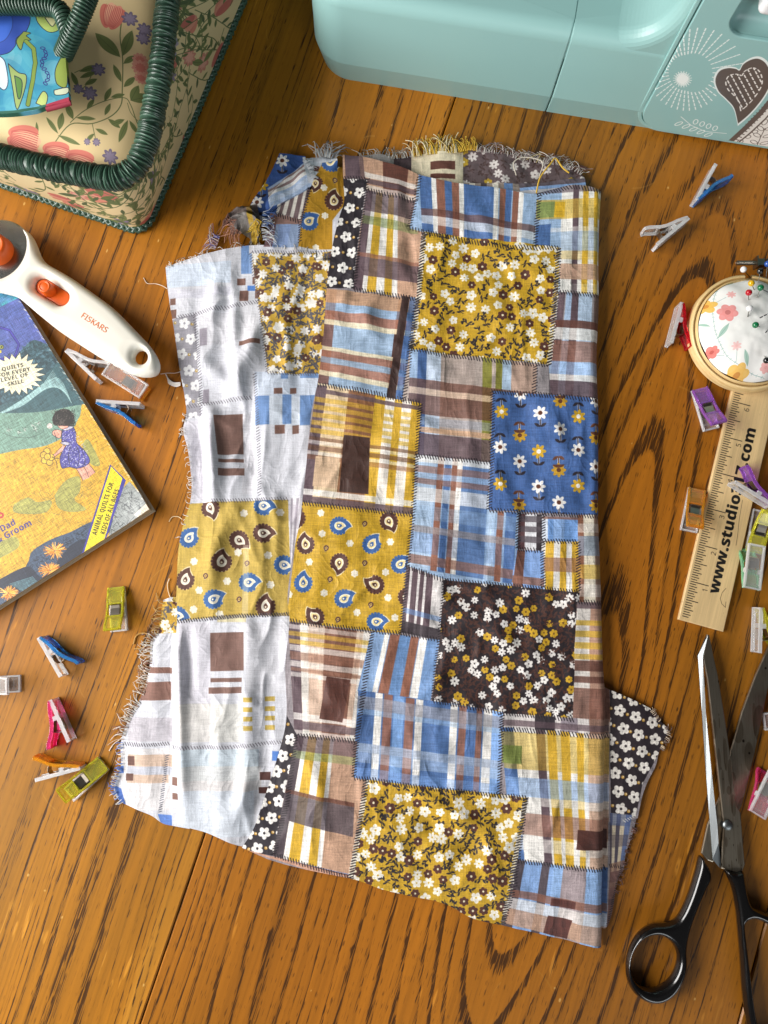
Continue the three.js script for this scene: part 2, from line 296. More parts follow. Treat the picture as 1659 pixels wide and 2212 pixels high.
const prA = new Print(CL.w, CL.h, mapA, 1.14), prB = new Print(CL.w, CL.h, mapB, 1.14);
{
  const p = prA; p.x.fillStyle = '#8c8488'; p.x.fillRect(0, 0, CL.w, CL.h);
  // first row
  p.quad([[738, 325], [786, 335], [793, 390], [740, 386]], K.PU, [[0, 0.12, K.TA], [0.75, 1, K.TA, 0.3]]);
  p.quad([[783, 330], [908, 366], [897, 436], [791, 412]], K.TA, [[0.35, 0.8, K.BR]], [[0.5, 0.64, K.W, 0.75], [0.66, 0.8, K.PU, 0.8], [0.84, 0.98, K.W, 0.6]]);
  p.quad([[792, 411], [898, 434], [912, 650], [762, 626]], K.TA, [[0, 0.13, K.PU], [0.13, 0.2, K.W], [0.2, 0.33, K.YE], [0.33, 0.45, K.W], [0.45, 0.56, K.YE], [0.56, 0.64, K.W]],
    [[0, 0.2, K.PU, 0.75], [0.2, 0.25, K.W, 0.3], [0.25, 0.34, K.GN, 0.55], [0.62, 0.66, K.MB, 0.75], [0.66, 0.84, K.PU, 0.85]], [[792, 411], [898, 434], [884, 492], [916, 504], [911, 570], [906, 648], [762, 626], [778, 500]]);
  blackFloral(p, [[741, 384], [794, 388], [786, 433], [777, 500], [768, 560], [764, 624], [690, 622], [700, 540], [735, 440]], K.BK, '#dedbd6', '#b98d34', 0.12, 4, 6);
  p.quad([[905, 376], [1166, 415], [1156, 538], [912, 500]], K.LB, [[0, 0.1, K.BL], [0.1, 0.14, K.W], [0.14, 0.21, K.MB], [0.21, 0.27, K.BL], [0.27, 0.33, K.MB], [0.33, 0.37, K.W], [0.37, 0.62, K.BL], [0.62, 0.66, K.W], [0.67, 0.72, K.MB], [0.72, 0.77, K.BL], [0.78, 0.83, K.MB], [0.83, 0.87, K.W]],
    [[0.6, 0.72, K.BR, 0.65], [0.72, 0.86, K.W, 0.6]], [[905, 372], [1166, 412], [1156, 538], [915, 504], [884, 492], [897, 436]]);
  p.quad([[1160, 405], [1310, 400], [1308, 640], [1150, 636]], K.W, [[0, 0.36, K.LB], [0.52, 0.6, K.PU], [0.66, 0.74, K.YE], [0.82, 0.88, K.YE], [0.93, 1, K.YE]],
    [[0.0, 0.06, K.PU, 0.6], [0.12, 0.3, K.YE, 0.65], [0.38, 0.42, K.W, 0.5], [0.42, 0.6, K.LB, 0.65], [0.6, 0.68, K.YE, 0.35], [0.72, 0.86, K.TA, 0.85], [0.9, 1, K.W, 0.3]]);
  p.poly([[1161, 437], [1199, 436], [1196, 470], [1159, 472]], '#7d8a4e'); p.poly([[1199, 436], [1221, 436], [1219, 470], [1196, 470]], '#c9a024'); p.poly([[1158, 486], [1190, 484], [1187, 536], [1155, 536]], K.BL);
  p.quad([[1200, 634], [1306, 638], [1304, 872], [1178, 860]], K.GY, [[0.06, 0.18, K.PU], [0.32, 0.46, K.PU], [0.2, 0.32, '#9fb4d0'], [0.46, 0.74, '#a9bcd2'], [0.78, 1, '#6d5750']],
    [[0.26, 0.33, K.BR, 0.85], [0.33, 0.44, K.W, 0.8], [0.45, 0.64, K.MB, 0.7], [0.64, 0.76, '#8fb0dc', 0.6], [0.76, 0.82, K.W, 0.75], [0.82, 1, K.PU, 0.85]], [[1196, 634], [1306, 638], [1304, 870], [1150, 856], [1150, 788]]);
  p.quad([[1152, 788], [1186, 788], [1190, 858], [1150, 854]], '#4a4348', [[0.1, 0.4, '#171217'], [0.62, 0.9, '#1a151a']], [[0.4, 0.5, '#8d8688', 0.4]]);
  // second row
  p.quad([[700, 622], [902, 648], [872, 874], [682, 832]], '#8aa0b8', [[0, 0.14, '#6a4c48'], [0.8, 0.9, K.DB], [0.9, 1, K.BL]],
    [[0, 0.14, '#b08868', 0.9], [0.14, 0.22, K.LB, 0.5], [0.22, 0.31, '#94604a', 0.85], [0.31, 0.36, K.CR, 0.85], [0.58, 0.62, K.CR, 0.85], [0.62, 0.69, '#94604a', 0.85], [0.69, 0.75, K.GB, 0.7], [0.75, 0.83, '#94604a', 0.85], [0.83, 0.88, K.CR, 0.85], [0.97, 1, K.CR, 0.9]]);
  p.poly([[869, 640], [885, 642], [852, 868], [835, 864]], '#35201c'); p.x.globalAlpha = 0.75; p.poly([[886, 642], [902, 645], [874, 874], [853, 868]], K.BL); p.x.globalAlpha = 1;
  p.quad([[886, 752], [1164, 790], [1064, 1003], [898, 984]], K.GY, [], [], [[886, 750], [1186, 788], [1186, 858], [1064, 850], [1060, 1003], [898, 986], [908, 876], [870, 868]]);
  p.quad([[886, 752], [1166, 788], [1166, 1012], [878, 984]], '#a89a92', [[0, 0.06, K.LB], [0.06, 0.13, K.BL], [0.13, 0.24, '#b8c6d8'], [0.24, 0.5, '#a3948c'], [0.56, 0.63, K.OL], [0.66, 0.71, K.OL], [0.71, 0.78, '#9fb4c8'], [0.78, 1, '#a58b7c']],
    [[0.28, 0.36, K.BR, 0.7], [0.36, 0.42, '#c9ab94', 0.8], [0.42, 0.6, K.BR, 0.7], [0.62, 0.7, '#8f98a8', 0.5], [0.72, 0.77, '#c09878', 0.8], [0.78, 1, K.PU, 0.85]], [[886, 750], [1160, 788], [1156, 858], [1064, 848], [1060, 1003], [896, 986], [908, 876], [868, 868]]);
  p.quad([[684, 830], [910, 872], [892, 1114], [648, 1088]], '#a58768', [[0, 0.1, K.PU], [0.1, 0.31, '#c7b08e'], [0.31, 0.56, '#7d5334'], [0.56, 0.66, K.YE], [0.66, 0.75, '#ddd6cc'], [0.75, 0.82, K.YE], [0.82, 0.91, '#ddd6cc'], [0.91, 1, K.YE]],
    [[0.03, 0.065, K.PU, 0.85], [0.1, 0.14, K.YE, 0.6], [0.165, 0.205, K.YE, 0.6], [0.23, 0.27, K.YE, 0.6], [0.295, 0.335, K.YE, 0.6], [0.36, 0.4, K.YE, 0.6], [0.43, 0.46, '#5d3a26', 0.6], [0.46, 0.49, K.W, 0.5], [0.5, 0.54, '#5d3a26', 0.6], [0.55, 0.58, K.W, 0.55], [0.58, 0.62, '#7a4c34', 0.5], [0.87, 0.92, K.W, 0.8], [0.93, 1, K.PU, 0.85]]);
  p.poly([[743, 940], [799, 946], [796, 1068], [733, 1062]], '#3a2017'); p.poly([[682, 985], [733, 990], [728, 1056], [675, 1050]], '#bda184');
  p.quad([[898, 982], [1120, 1005], [1108, 1262], [878, 1224]], K.LB, [[0, 0.2, '#a9bfd8'], [0.22, 0.28, K.MB], [0.29, 0.35, K.BL], [0.36, 0.41, K.MB], [0.41, 0.46, K.W], [0.46, 0.72, K.BL, 0.8], [0.74, 0.8, '#a9bfd8'], [0.82, 0.88, K.MB], [0.9, 1, K.BL]],
    [[0, 0.06, K.W, 0.8], [0.09, 0.15, K.MB, 0.6], [0.15, 0.2, K.LB, 0.6], [0.2, 0.25, K.MB, 0.6], [0.28, 0.4, K.W, 0.65], [0.44, 0.56, K.LB, 0.4], [0.62, 0.68, K.GY, 0.75], [0.68, 0.86, K.BL, 0.3], [0.88, 0.96, K.MB, 0.7]],
    [[898, 982], [1064, 1000], [1058, 1104], [1126, 1108], [1120, 1188], [1174, 1192], [1174, 1278], [960, 1256], [876, 1226], [892, 1110]]);
  // blue daisy square
  const bd = [[1064, 844], [1306, 862], [1306, 1116], [1055, 1102]];
  p.clip(bd, () => {
    p.poly(bd, '#3f5f96');
    for (const [x, y, k, d] of [[1166, 893, 'w', 1], [1249, 900, 'y', -1], [1209, 868, 'm', -1], [1123, 940, 'm', -1], [1209, 928, 'w', 1], [1164, 975, 'y', 1], [1248, 973, 'w', -1], [1123, 996, 'w', 1], [1206, 1016, 'm', -1], [1248, 1050, 'y', -1], [1163, 1051, 'w', 1], [1288, 945, 'm', -1], [1288, 1008, 'w', 1], [1288, 1092, 'm', -1], [1206, 1086, 'w', 1], [1121, 1090, 'm', -1], [1083, 890, 'y', -1], [1080, 966, 'w', -1], [1080, 1046, 'y', -1], [1288, 866, 'w', 1], [1125, 850, 'w', 1]]) daisyStem(p, x, y, k, d);
  });
  p.quad([[1120, 1110], [1172, 1112], [1172, 1190], [1118, 1186]], '#d3d4d8', [[0, 0.28, '#54373a'], [0.74, 0.95, '#2a2228']], [[0.05, 0.22, '#4a4148', 0.75], [0.34, 0.5, '#4a4148', 0.75], [0.62, 0.8, '#4a4148', 0.75]]);
  p.quad([[1170, 1116], [1252, 1118], [1248, 1172], [1170, 1168]], '#6f97cf', [[0, 0.15, '#c9d2de'], [0.3, 0.6, '#86a8d8']], [[0, 0.1, K.MB, 0.8]]);
  p.quad([[1248, 1112], [1306, 1112], [1312, 1306], [1246, 1304]], '#a89488', [[0, 0.2, '#80543f'], [0.22, 0.6, '#cfc6b4'], [0.6, 1, '#8d7264']], [[0.1, 0.2, K.W, 0.5], [0.24, 0.46, '#7b8ea6', 0.7], [0.56, 0.72, K.YE, 0.55], [0.78, 0.92, K.W, 0.5]]);
  p.quad([[1172, 1170], [1248, 1170], [1248, 1282], [1170, 1276]], K.W, [[0.08, 0.3, K.YE], [0.48, 0.66, K.YE], [0.82, 1, K.YE]], [[0.32, 0.6, K.MB, 0.6]]);
  p.quad([[1114, 1188], [1174, 1190], [1174, 1276], [1104, 1266]], '#7f9fd2', [[0.04, 0.34, '#6f4a40']], [[0.7, 0.9, K.MB, 0.8]]);
  // third row
  const pr1 = [[648, 1084], [892, 1112], [880, 1224], [866, 1370], [618, 1342]];
  p.clip(pr1, () => {
    p.poly(pr1, '#b8921e');
    const b = '#2f5690', n = '#47241b';
    for (const [x, y, r, c] of [[733, 1136, 0.3, b], [840, 1126, 1.4, n], [660, 1176, -1.4, n], [803, 1176, -0.7, b], [733, 1216, 2, n], [865, 1219, -0.3, b], [655, 1259, -1.2, b], [810, 1263, 3.9, n], [743, 1293, -0.2, b], [681, 1333, -2, n], [813, 1343, 0.2, b], [640, 1120, 2, n], [880, 1290, 0.6, n]]) paisley(p, x, y, r, 19, c);
    for (const [x, y] of [[788, 1131], [705, 1184], [788, 1216], [713, 1251], [801, 1306], [730, 1338], [648, 1100]]) smallDrop(p, x, y);
    for (const [x, y] of [[696, 1153], [756, 1174], [843, 1171], [668, 1214], [766, 1239], [833, 1236], [700, 1281], [838, 1291], [771, 1323], [853, 1334], [624, 1284], [693, 1108]]) floret(p, x, y);
  });
  p.quad([[878, 1222], [962, 1252], [952, 1384], [866, 1366]], '#cfcac8', [[0, 0.1, K.PU], [0.16, 0.3, K.PU], [0.36, 0.46, K.PU], [0.52, 0.68, K.PU]], [[0.62, 0.7, '#5b86c4', 0.5], [0.82, 1, '#2c2228', 0.85]]);
  const bf = [[958, 1253], [1106, 1266], [1250, 1280], [1242, 1556], [1106, 1545], [932, 1514], [950, 1382]];
  ditsy(p, bf, '#20161b', 77, 1300, { gap: 0.66, size: 0.84, a: '#dbd7d2', b: '#bd951f', eyeB: '#6a4a1c', leaf: '#47281f', ground2: '#20161b' });
  p.quad([[1244, 1300], [1316, 1302], [1324, 1585], [1236, 1580]], '#b59a8a', [[0, 0.42, '#d2cbc4'], [0.42, 0.75, '#a98572'], [0.75, 1, '#9a7866']],
    [[0, 0.05, K.PU, 0.8], [0.14, 0.18, K.YE, 0.75], [0.22, 0.27, K.YE, 0.75], [0.31, 0.36, K.YE, 0.75], [0.4, 0.44, K.YE, 0.7], [0.45, 0.53, '#5a342a', 0.8], [0.57, 0.62, '#5a342a', 0.8], [0.66, 0.9, '#6b4234', 0.75], [0.92, 1, K.W, 0.5]]);
  p.quad([[1078, 1540], [1320, 1556], [1320, 1600], [1078, 1584]], '#cfc9c6', [[0.32, 0.5, '#2a2228'], [0.55, 0.7, '#8a8088'], [0.8, 1, '#8a6a5c']], [[0.3, 0.6, K.PU, 0.7], [0.8, 1, K.PU, 0.5]]);
  p.quad([[622, 1342], [804, 1366], [768, 1602], [636, 1588]], '#c3a894', [[0, 0.14, K.PU], [0.14, 0.24, '#d3ccc4'], [0.44, 0.82, '#6d4636'], [0.9, 1, '#d3ccc4']],
    [[0.02, 0.06, K.W, 0.5], [0.08, 0.12, K.YE, 0.6], [0.15, 0.19, K.YE, 0.6], [0.2, 0.25, K.W, 0.6], [0.26, 0.33, '#875b48', 0.6], [0.34, 0.39, K.W, 0.6], [0.4, 0.43, '#875b48', 0.6], [0.44, 0.48, K.W, 0.6], [0.8, 0.86, K.W, 0.75], [0.87, 0.94, K.PU, 0.75], [0.95, 1, K.W, 0.6]]);
  p.poly([[706, 1460], [757, 1468], [740, 1560], [690, 1552]], '#4f2a20');
  p.quad([[802, 1364], [950, 1382], [930, 1512], [772, 1492]], '#6888b4', [[0.02, 0.2, '#809cc2'], [0.2, 0.27, K.W], [0.28, 0.42, '#8b5b48'], [0.43, 0.57, '#688cbc'], [0.58, 0.7, '#8b5b48'], [0.71, 0.82, K.W]]);
  p.quad([[774, 1490], [1086, 1538], [1078, 1720], [762, 1684]], '#4a6a9c', [[0.02, 0.12, '#476698'], [0.12, 0.17, K.W], [0.18, 0.24, '#7b5348'], [0.25, 0.32, '#688cbc'], [0.33, 0.39, '#7b5348'], [0.4, 0.45, K.W], [0.64, 0.69, K.W], [0.7, 0.75, '#7b5348'], [0.76, 0.81, K.BL], [0.82, 0.86, '#7b5348'], [0.87, 0.93, K.W], [0.93, 1, '#7fa3d6']],
    [[0.06, 0.2, '#8d8b94', 0.7], [0.2, 0.26, K.LB, 0.5], [0.58, 0.68, '#9aa7bc', 0.75], [0.68, 0.8, '#b8c2d2', 0.4], [0.86, 1, '#6f95cf', 0.45]], [[774, 1490], [930, 1512], [1086, 1538], [1078, 1720], [792, 1684], [762, 1680]]);
  p.quad([[1080, 1570], [1322, 1588], [1318, 1884], [1108, 1862]], K.W, [[0, 0.12, K.BL], [0.32, 0.4, K.PU], [0.42, 0.5, K.YE], [0.54, 0.62, K.YE], [0.68, 0.74, K.YE], [0.78, 1, '#c8a892']],
    [[0.03, 0.3, K.YE, 0.55], [0.36, 0.5, '#86a9d8', 0.6], [0.5, 0.56, K.W, 0.6], [0.62, 0.78, K.MB, 0.6], [0.8, 0.9, K.W, 0.6]]);
  p.poly([[1246, 1790], [1316, 1796], [1316, 1838], [1242, 1832]], '#4b271f'); p.poly([[1084, 1608], [1128, 1612], [1126, 1650], [1084, 1646]], '#74803f');
  // bottom row
  blackFloral(p, [[616, 1540], [642, 1588], [634, 1658], [622, 1726], [605, 1802], [592, 1852], [510, 1842], [560, 1740]], K.BK, '#dedbd6', '#b98d34', -0.1, 2, 4);
  p.quad([[640, 1588], [772, 1600], [758, 1904], [588, 1852]], K.TA, [[0, 0.13, '#43383e'], [0.13, 0.2, K.W], [0.2, 0.34, K.YE], [0.34, 0.45, K.W], [0.45, 0.56, K.YE], [0.56, 0.62, K.W]],
    [[0, 0.12, K.PU, 0.7], [0.12, 0.18, K.GN, 0.5], [0.44, 0.47, K.BR, 0.8], [0.47, 0.68, '#4f444c', 0.85]], [[640, 1588], [772, 1600], [764, 1680], [792, 1686], [758, 1904], [588, 1852]]);
  p.quad([[512, 1836], [600, 1856], [770, 1892], [760, 1912]], '#b98d78', [[0.7, 0.82, '#5b3328'], [0.84, 0.92, '#6d8ab8']]);
  ditsy(p, [[792, 1684], [1138, 1722], [1124, 1810], [1112, 1912], [1086, 2010], [960, 1966], [756, 1906], [776, 1790]], '#b8921e', 5, 1100);
  ditsy(p, [[915, 502], [1208, 536], [1204, 634], [1186, 788], [888, 756], [904, 650]], '#b8921e', 9, 1100);
  p.quad([[1114, 1856], [1318, 1880], [1314, 2066], [1084, 2006]], '#7f9fce', [[0, 0.1, '#4b4148'], [0.14, 0.28, '#4b4148', 0], [0.28, 0.36, '#4b4148'], [0.4, 0.62, '#8fb0dc'], [0.5, 0.74, '#9b8d90'], [0.74, 0.92, '#8fb0dc'], [0.92, 1, K.BL]],
    [[0.42, 0.52, '#80523f', 0.75], [0.54, 0.7, K.W, 0.7], [0.7, 0.94, '#b48f76', 0.85]]);
  p.poly([[1184, 1978], [1236, 1988], [1228, 2034], [1176, 2020]], '#57302a'); p.poly([[1190, 1938], [1242, 1946], [1240, 1962], [1187, 1954]], '#57302a');
  // right flap and back layers at the top share this canvas outside the panel
  blackFloral(p, [[1322, 1480], [1460, 1540], [1450, 1600], [1395, 1700], [1380, 1770], [1324, 1770]], '#241a20', '#dfd9d0', '#b98d34', 0.35, 0, 0);
  p.quad([[1322, 1760], [1372, 1766], [1352, 1890], [1322, 1900]], '#cbbca2', [[0, 0.12, '#4d4652'], [0.3, 0.5, '#4d4652'], [0.72, 1, '#5f6f96']], [[0, 0.2, '#4d5f8a', 0.6], [0.35, 0.55, '#4a4048', 0.5], [0.8, 1, '#8a6450', 0.7]]);
  p.quad([[1322, 1890], [1354, 1886], [1322, 2010], [1316, 2010]], '#6b4a44', [], [[0.2, 0.3, '#8a6a5c'], [0.5, 0.6, '#463238']]);
  p.stitch([[1322, 1876], [1350, 1880], [1318, 2005]], '#201619', 7, 5, 1.6);
  p.stitch([[1378, 1768], [1352, 1780]], '#d8d4cc', 7, 5, 1.6);
  // stitches along every join
  for (const line of [[[741, 383], [793, 388]], [[791, 411], [897, 434], [884, 491], [915, 503], [911, 570], [905, 648], [764, 625]], [[907, 376], [897, 434]], [[915, 503], [1106, 537], [1206, 537], [1203, 634], [1186, 788], [1106, 784], [888, 756], [903, 650]], [[1165, 418], [1155, 536]], [[1160, 420], [1235, 404], [1304, 414]], [[1203, 634], [1300, 640]], [[793, 388], [777, 500], [764, 624]], [[686, 830], [800, 848], [908, 873], [900, 984], [892, 1112], [880, 1222], [866, 1368], [740, 1356], [622, 1341]], [[900, 648], [872, 866]], [[1157, 792], [1154, 852]], [[1064, 846], [1155, 852], [1300, 866]], [[1064, 846], [1062, 1000], [1056, 1102], [1180, 1110], [1300, 1116]], [[900, 984], [1062, 1000]], [[652, 1086], [780, 1100], [892, 1112]], [[1120, 1110], [1118, 1186], [1172, 1190], [1172, 1274]], [[1172, 1112], [1171, 1188]], [[1172, 1169], [1248, 1171], [1248, 1280]], [[878, 1224], [960, 1254], [1106, 1266], [1248, 1280]], [[960, 1254], [950, 1382], [934, 1512], [1084, 1540], [1242, 1554]], [[866, 1368], [950, 1382]], [[1248, 1300], [1310, 1304]], [[804, 1366], [770, 1600], [764, 1680], [900, 1698], [1078, 1718], [1136, 1722]], [[640, 1588], [770, 1600]], [[1084, 1540], [1078, 1718]], [[1082, 1574], [1318, 1592]], [[640, 1588], [622, 1726], [590, 1850], [758, 1900]], [[790, 1686], [776, 1790], [758, 1902]], [[1134, 1724], [1112, 1906], [1088, 2000]], [[1114, 1858], [1312, 1880]]]) p.stitch(line, '#1a1319', 10, 6, 2);
  for (const line of [[[915, 508], [903, 652], [889, 756]], [[1206, 540], [1186, 788]], [[792, 1690], [757, 1900]], [[1134, 1726], [1088, 2000]]]) { p.stitch(line, '#d9d3c4', 10, 6.3, 2.4, 0.5, 9); p.stitch(line, '#1a1319', 9, 6.1, 2, 0.5, 4); }
  p.weave(0.16, 4);
}
{
  const p = prB; p.x.fillStyle = '#c4c5cc'; p.x.fillRect(0, 0, CL.w, CL.h);
  const G = (x, y) => [345.6 + 0.4678 * x, 529.2 + 0.4678 * y], H = (x, y) => [226.8 + 0.5184 * x, 1188 + 0.5184 * y];
  const blk = (M, x0, y0, x1, y1, col, sk = 0) => p.poly([M(x0, y0), M(x1, y0 - sk), M(x1, y1 - sk), M(x0, y1)], col);
  // faint show-through tints of the print on the right side
  p.x.globalAlpha = 0.5;
  blk(G, 25, 95, 330, 200, '#b9cbe0', 20); blk(G, 40, 210, 330, 250, '#b9b6c4', 12); blk(G, 180, 330, 360, 470, '#b9b6bc', 20); blk(G, 360, 250, 460, 440, '#c9c6ca'); blk(G, 440, 590, 730, 700, '#b4c4da'); blk(G, 440, 700, 720, 830, '#c0cede');
  blk(G, 100, 810, 250, 1180, '#c9c3cc'); blk(G, 380, 780, 440, 1150, '#c6c2c8'); blk(H, 310, 300, 440, 800, '#c3bcc6'); blk(H, 590, 300, 750, 600, '#c8c6cc'); blk(H, 300, 640, 580, 800, '#cfcabc'); blk(H, 310, 830, 640, 960, '#b9ccd8'); blk(H, 300, 900, 650, 1000, '#cfc6c0'); blk(H, 300, 1000, 620, 1200, '#c4cfda'); blk(H, 470, 0, 590, 300, '#cbb46a');
  p.x.globalAlpha = 1;
  blk(G, 375, 0, 412, 135, '#6584b2'); blk(G, 412, 40, 425, 135, '#7f9cc8');
  for (const [a, b, c, d] of [[358, 158, 396, 190], [370, 215, 410, 265], [428, 150, 446, 184], [440, 205, 460, 250], [46, 248, 72, 278], [50, 300, 76, 342]]) blk(G, a, b, c, d, '#73544a', 3);
  blk(G, 405, 190, 440, 214, '#4c78ba'); blk(G, 185, 390, 220, 470, '#8c8690', 4); blk(G, 198, 668, 226, 735, '#8c8690', 4); blk(G, 370, 452, 465, 474, '#73544a', 12);
  blackFloral(p, [G(55, 345), G(165, 320), G(180, 640), G(192, 790), G(112, 805), G(60, 520)], '#8f8d95', '#d9d9da', '#a98c44', 0.1, 3, 5);
  ditsy(p, [G(425, 40), G(800, 35), G(800, 200), G(760, 590), G(500, 597), G(465, 330), G(440, 180)], '#b89433', 21, 330, { leaf: '#4a4850', a: '#dcd9d2', b: '#54332a' });
  ditsy(p, [G(425, 40), G(800, 35), G(800, 200), G(760, 590), G(500, 597), G(465, 330), G(440, 180)], 'rgba(0,0,0,0)', 22, 330, { leaf: '#4a4850', a: '#dcd9d2', b: '#54332a', ground2: '#dcd9d2' });
  for (const [a, b, c, d] of [[440, 700, 506, 832], [565, 690, 606, 826], [645, 690, 720, 830], [560, 596, 592, 620], [645, 590, 730, 610]]) blk(G, a, b, c, d, '#6584b2', 2);
  for (const [a, b, c, d] of [[527, 664, 566, 690], [600, 660, 628, 686], [530, 832, 575, 872], [610, 832, 640, 872]]) blk(G, a, b, c, d, '#73544a', 4);
  p.poly([G(252, 790), G(380, 778), G(384, 965), G(272, 972)], '#73564d'); blk(G, 275, 990, 386, 1006, '#73564d', 2); blk(G, 275, 1034, 390, 1068, '#73564d', 3);
  const pg = [G(90, 1195), G(590, 1175), H(770, 0), H(775, 130), H(770, 275), H(560, 272), H(300, 296), H(270, 300)];
  p.clip(pg, () => {
    p.poly(pg, '#b59a48');
    const b = '#365c92', n = '#4f3027';
    for (const [q, r, c] of [[H(490, 50), -1.2, n], [H(335, 125), -1, n], [H(455, 205), -0.2, b], [H(600, 135), 0.2, b], [H(670, 235), -1.2, n], [H(745, 62), 0.6, b], [H(300, 275), 0.4, b], [G(480, 1205), 0.4, b], [G(235, 1215), 1.5, n], [G(680, 1205), 0.2, b], [H(350, -50), -0.6, b], [H(560, -40), 0.9, n], [H(660, -70), 0.3, n]]) paisley(p, q[0], q[1], r, 20, c, '#cfc9ba');
    for (const q of [H(425, 108), H(592, 55), H(560, 205)]) smallDrop(p, ...q);
    for (const q of [H(372, 48), H(395, 168), H(370, 248), H(510, 130), H(555, 10), H(680, 22), H(690, 145), H(480, 268), G(390, 1240), G(555, 1235)]) floret(p, ...q, 8.5);
    p.x.globalAlpha = 0.35; p.poly([H(575, -20), H(600, -20), H(598, 300), H(572, 300)], '#d9d2bc'); p.x.globalAlpha = 1;
  });
  p.quad([G(590, 1168), G(655, 1168), H(778, 110), H(768, 20)], '#c9c6cc', [[0.2, 0.35, '#8d8790'], [0.6, 0.8, '#8d8790']], [[0.1, 0.4, '#9a94a0', 0.4]]);
  blk(H, 440, 345, 580, 505, '#73564d', 4); blk(H, 440, 534, 572, 551, '#73564d', 3); blk(H, 432, 573, 572, 599, '#73564d', 4);
  for (const y of [612, 653, 693, 732]) { blk(H, 578, y, 616, y + 20, '#b59c4e'); blk(H, 665, y, 706, y + 20, '#b59c4e'); }
  blk(H, 695, 840, 760, 880, '#4a74b8'); blk(H, 645, 925, 690, 960, '#4b2b26'); blk(H, 640, 990, 680, 1016, '#4b2b26'); blk(H, 280, 945, 306, 980, '#73544a'); blk(H, 280, 1012, 306, 1040, '#73544a');
  for (const line of [[G(75, 335), G(300, 295), G(460, 262)], [G(160, 320), G(185, 560), G(190, 790)], [G(130, 745), G(430, 705)], [G(440, 600), G(455, 900), G(462, 1160)], [G(420, 40), G(468, 330), G(500, 595), G(725, 590)], [G(430, 35), G(780, 35)], [G(250, 1185), G(590, 1172)], [H(285, 300), H(560, 275), H(775, 268)], [H(285, 822), H(520, 822), H(750, 800)]]) p.stitch(line, '#5b565e', 8, 5.6, 1.5);
  p.stitch([H(285, 298), H(560, 274), H(775, 267)], '#262025', 8, 5.8, 1.7);
  // the under layer at the lower left
  ditsy(p, [H(225, 215), H(300, 215), H(300, 345), H(205, 350)], '#b38e2c', 31, 60, { leaf: '#4a4850' });
  blk(H, 170, 490, 280, 515, '#7d5b50'); blk(H, 140, 553, 275, 630, '#7d5b50', 4); p.x.globalAlpha = 0.5; blk(H, 90, 700, 280, 800, '#a99ea6'); p.x.globalAlpha = 1;
  blk(H, 60, 830, 280, 1090, '#d2cfd0'); blk(H, 90, 855, 280, 905, '#c2aa98'); blk(H, 85, 905, 280, 940, '#b4b6c0'); blk(H, 85, 940, 260, 975, '#c2aa98');
  blk(H, 88, 862, 118, 902, '#64463e'); blk(H, 80, 936, 112, 966, '#64463e'); blk(H, 30, 905, 70, 935, '#4a6cb4'); p.poly([H(28, 985), H(60, 1000), H(80, 1070), H(60, 1075)], '#4a6cb4'); p.poly([H(215, 1105), H(275, 1110), H(275, 1160), H(230, 1150)], '#5a7cc0');
  p.stitch([H(80, 812), H(180, 815), H(270, 808)], '#4a444c', 8, 5.4, 1.7); p.stitch([H(255, 860), H(225, 1100)], '#4a4d5c', 7, 5, 1.5);
  // crumpled ends at the upper left: region4 of the survey
  const U = (x, y) => [464.4 + 0.363 * x, 302.4 + 0.363 * y];
  p.poly([U(330, 70), U(560, 70), U(560, 330), U(320, 460), U(180, 420)], '#2f4f8c');
  for (const [x, y, k] of [[400, 122, 'w'], [275, 262, 'y'], [480, 225, 'w'], [250, 370, 'w']]) { const q = U(x, y); daisyStem(p, q[0], q[1], k, 1); }
  p.quad([U(325, 440), U(560, 440), U(520, 640), U(290, 640)], '#8496b4', [[0, 0.22, '#6d5358'], [0.3, 0.6, '#7f94bc']], [[0, 0.32, '#8d6454', 0.85]]);
  p.quad([U(390, 340), U(570, 290), U(530, 480), U(360, 440)], '#d8d2c8', [[0.1, 0.22, '#6d5a5c'], [0.36, 0.5, '#6d5a5c'], [0.62, 0.78, '#6d5a5c'], [0.88, 1, '#6d5a5c']]);
  p.quad([U(310, 280), U(560, 130), U(640, 250), U(330, 420)], '#9db0cc', [], [[0.1, 0.2, '#8a6a62', 0.8], [0.2, 0.34, K.W, 0.9], [0.34, 0.46, '#8a6a62', 0.8], [0.46, 0.6, K.W, 0.9], [0.7, 0.86, '#b6c2d4', 0.9]]);
  p.poly([U(520, 100), U(720, 90), U(720, 160), U(640, 270), U(560, 270), U(540, 200)], '#bcc3cc'); p.poly([U(590, 170), U(625, 170), U(622, 202), U(590, 202)], '#5c382e');
  const py = [U(640, 150), U(780, 150), U(800, 350), U(700, 480), U(700, 660), U(495, 640), U(520, 470), U(570, 290)];
  p.clip(py, () => { p.poly(py, '#a87c10'); paisley(p, ...U(708, 365), -1.2, 20, '#47241b'); paisley(p, ...U(560, 492), -0.4, 20, '#2f5690'); paisley(p, ...U(690, 150), 0.2, 20, '#2f5690'); paisley(p, ...U(600, 270), 2, 16, '#47241b'); smallDrop(p, ...U(715, 245)); for (const q of [U(650, 295), U(655, 452), U(600, 640)]) floret(p, ...q, 8); });
  p.stitch([U(570, 290), U(530, 440), U(510, 490), U(505, 620)], '#1d161c', 9, 5.6, 1.9); p.stitch([U(365, 445), U(510, 490)], '#1d161c', 9, 5.6, 1.9);
  p.quad([U(10, 420), U(250, 380), U(300, 620), U(0, 640)], '#78706e', [[0.1, 0.3, '#6a4a40'], [0.5, 0.7, '#8d8884'], [0.74, 0.86, '#a88a2c']], [[0, 0.2, '#5f4a44', 0.5], [0.5, 0.7, '#9a9490', 0.5]]);
  // back layers at the top edge (region5)
  const V = (x, y) => [810 + 0.5446 * x, 280.8 + 0.5446 * y];
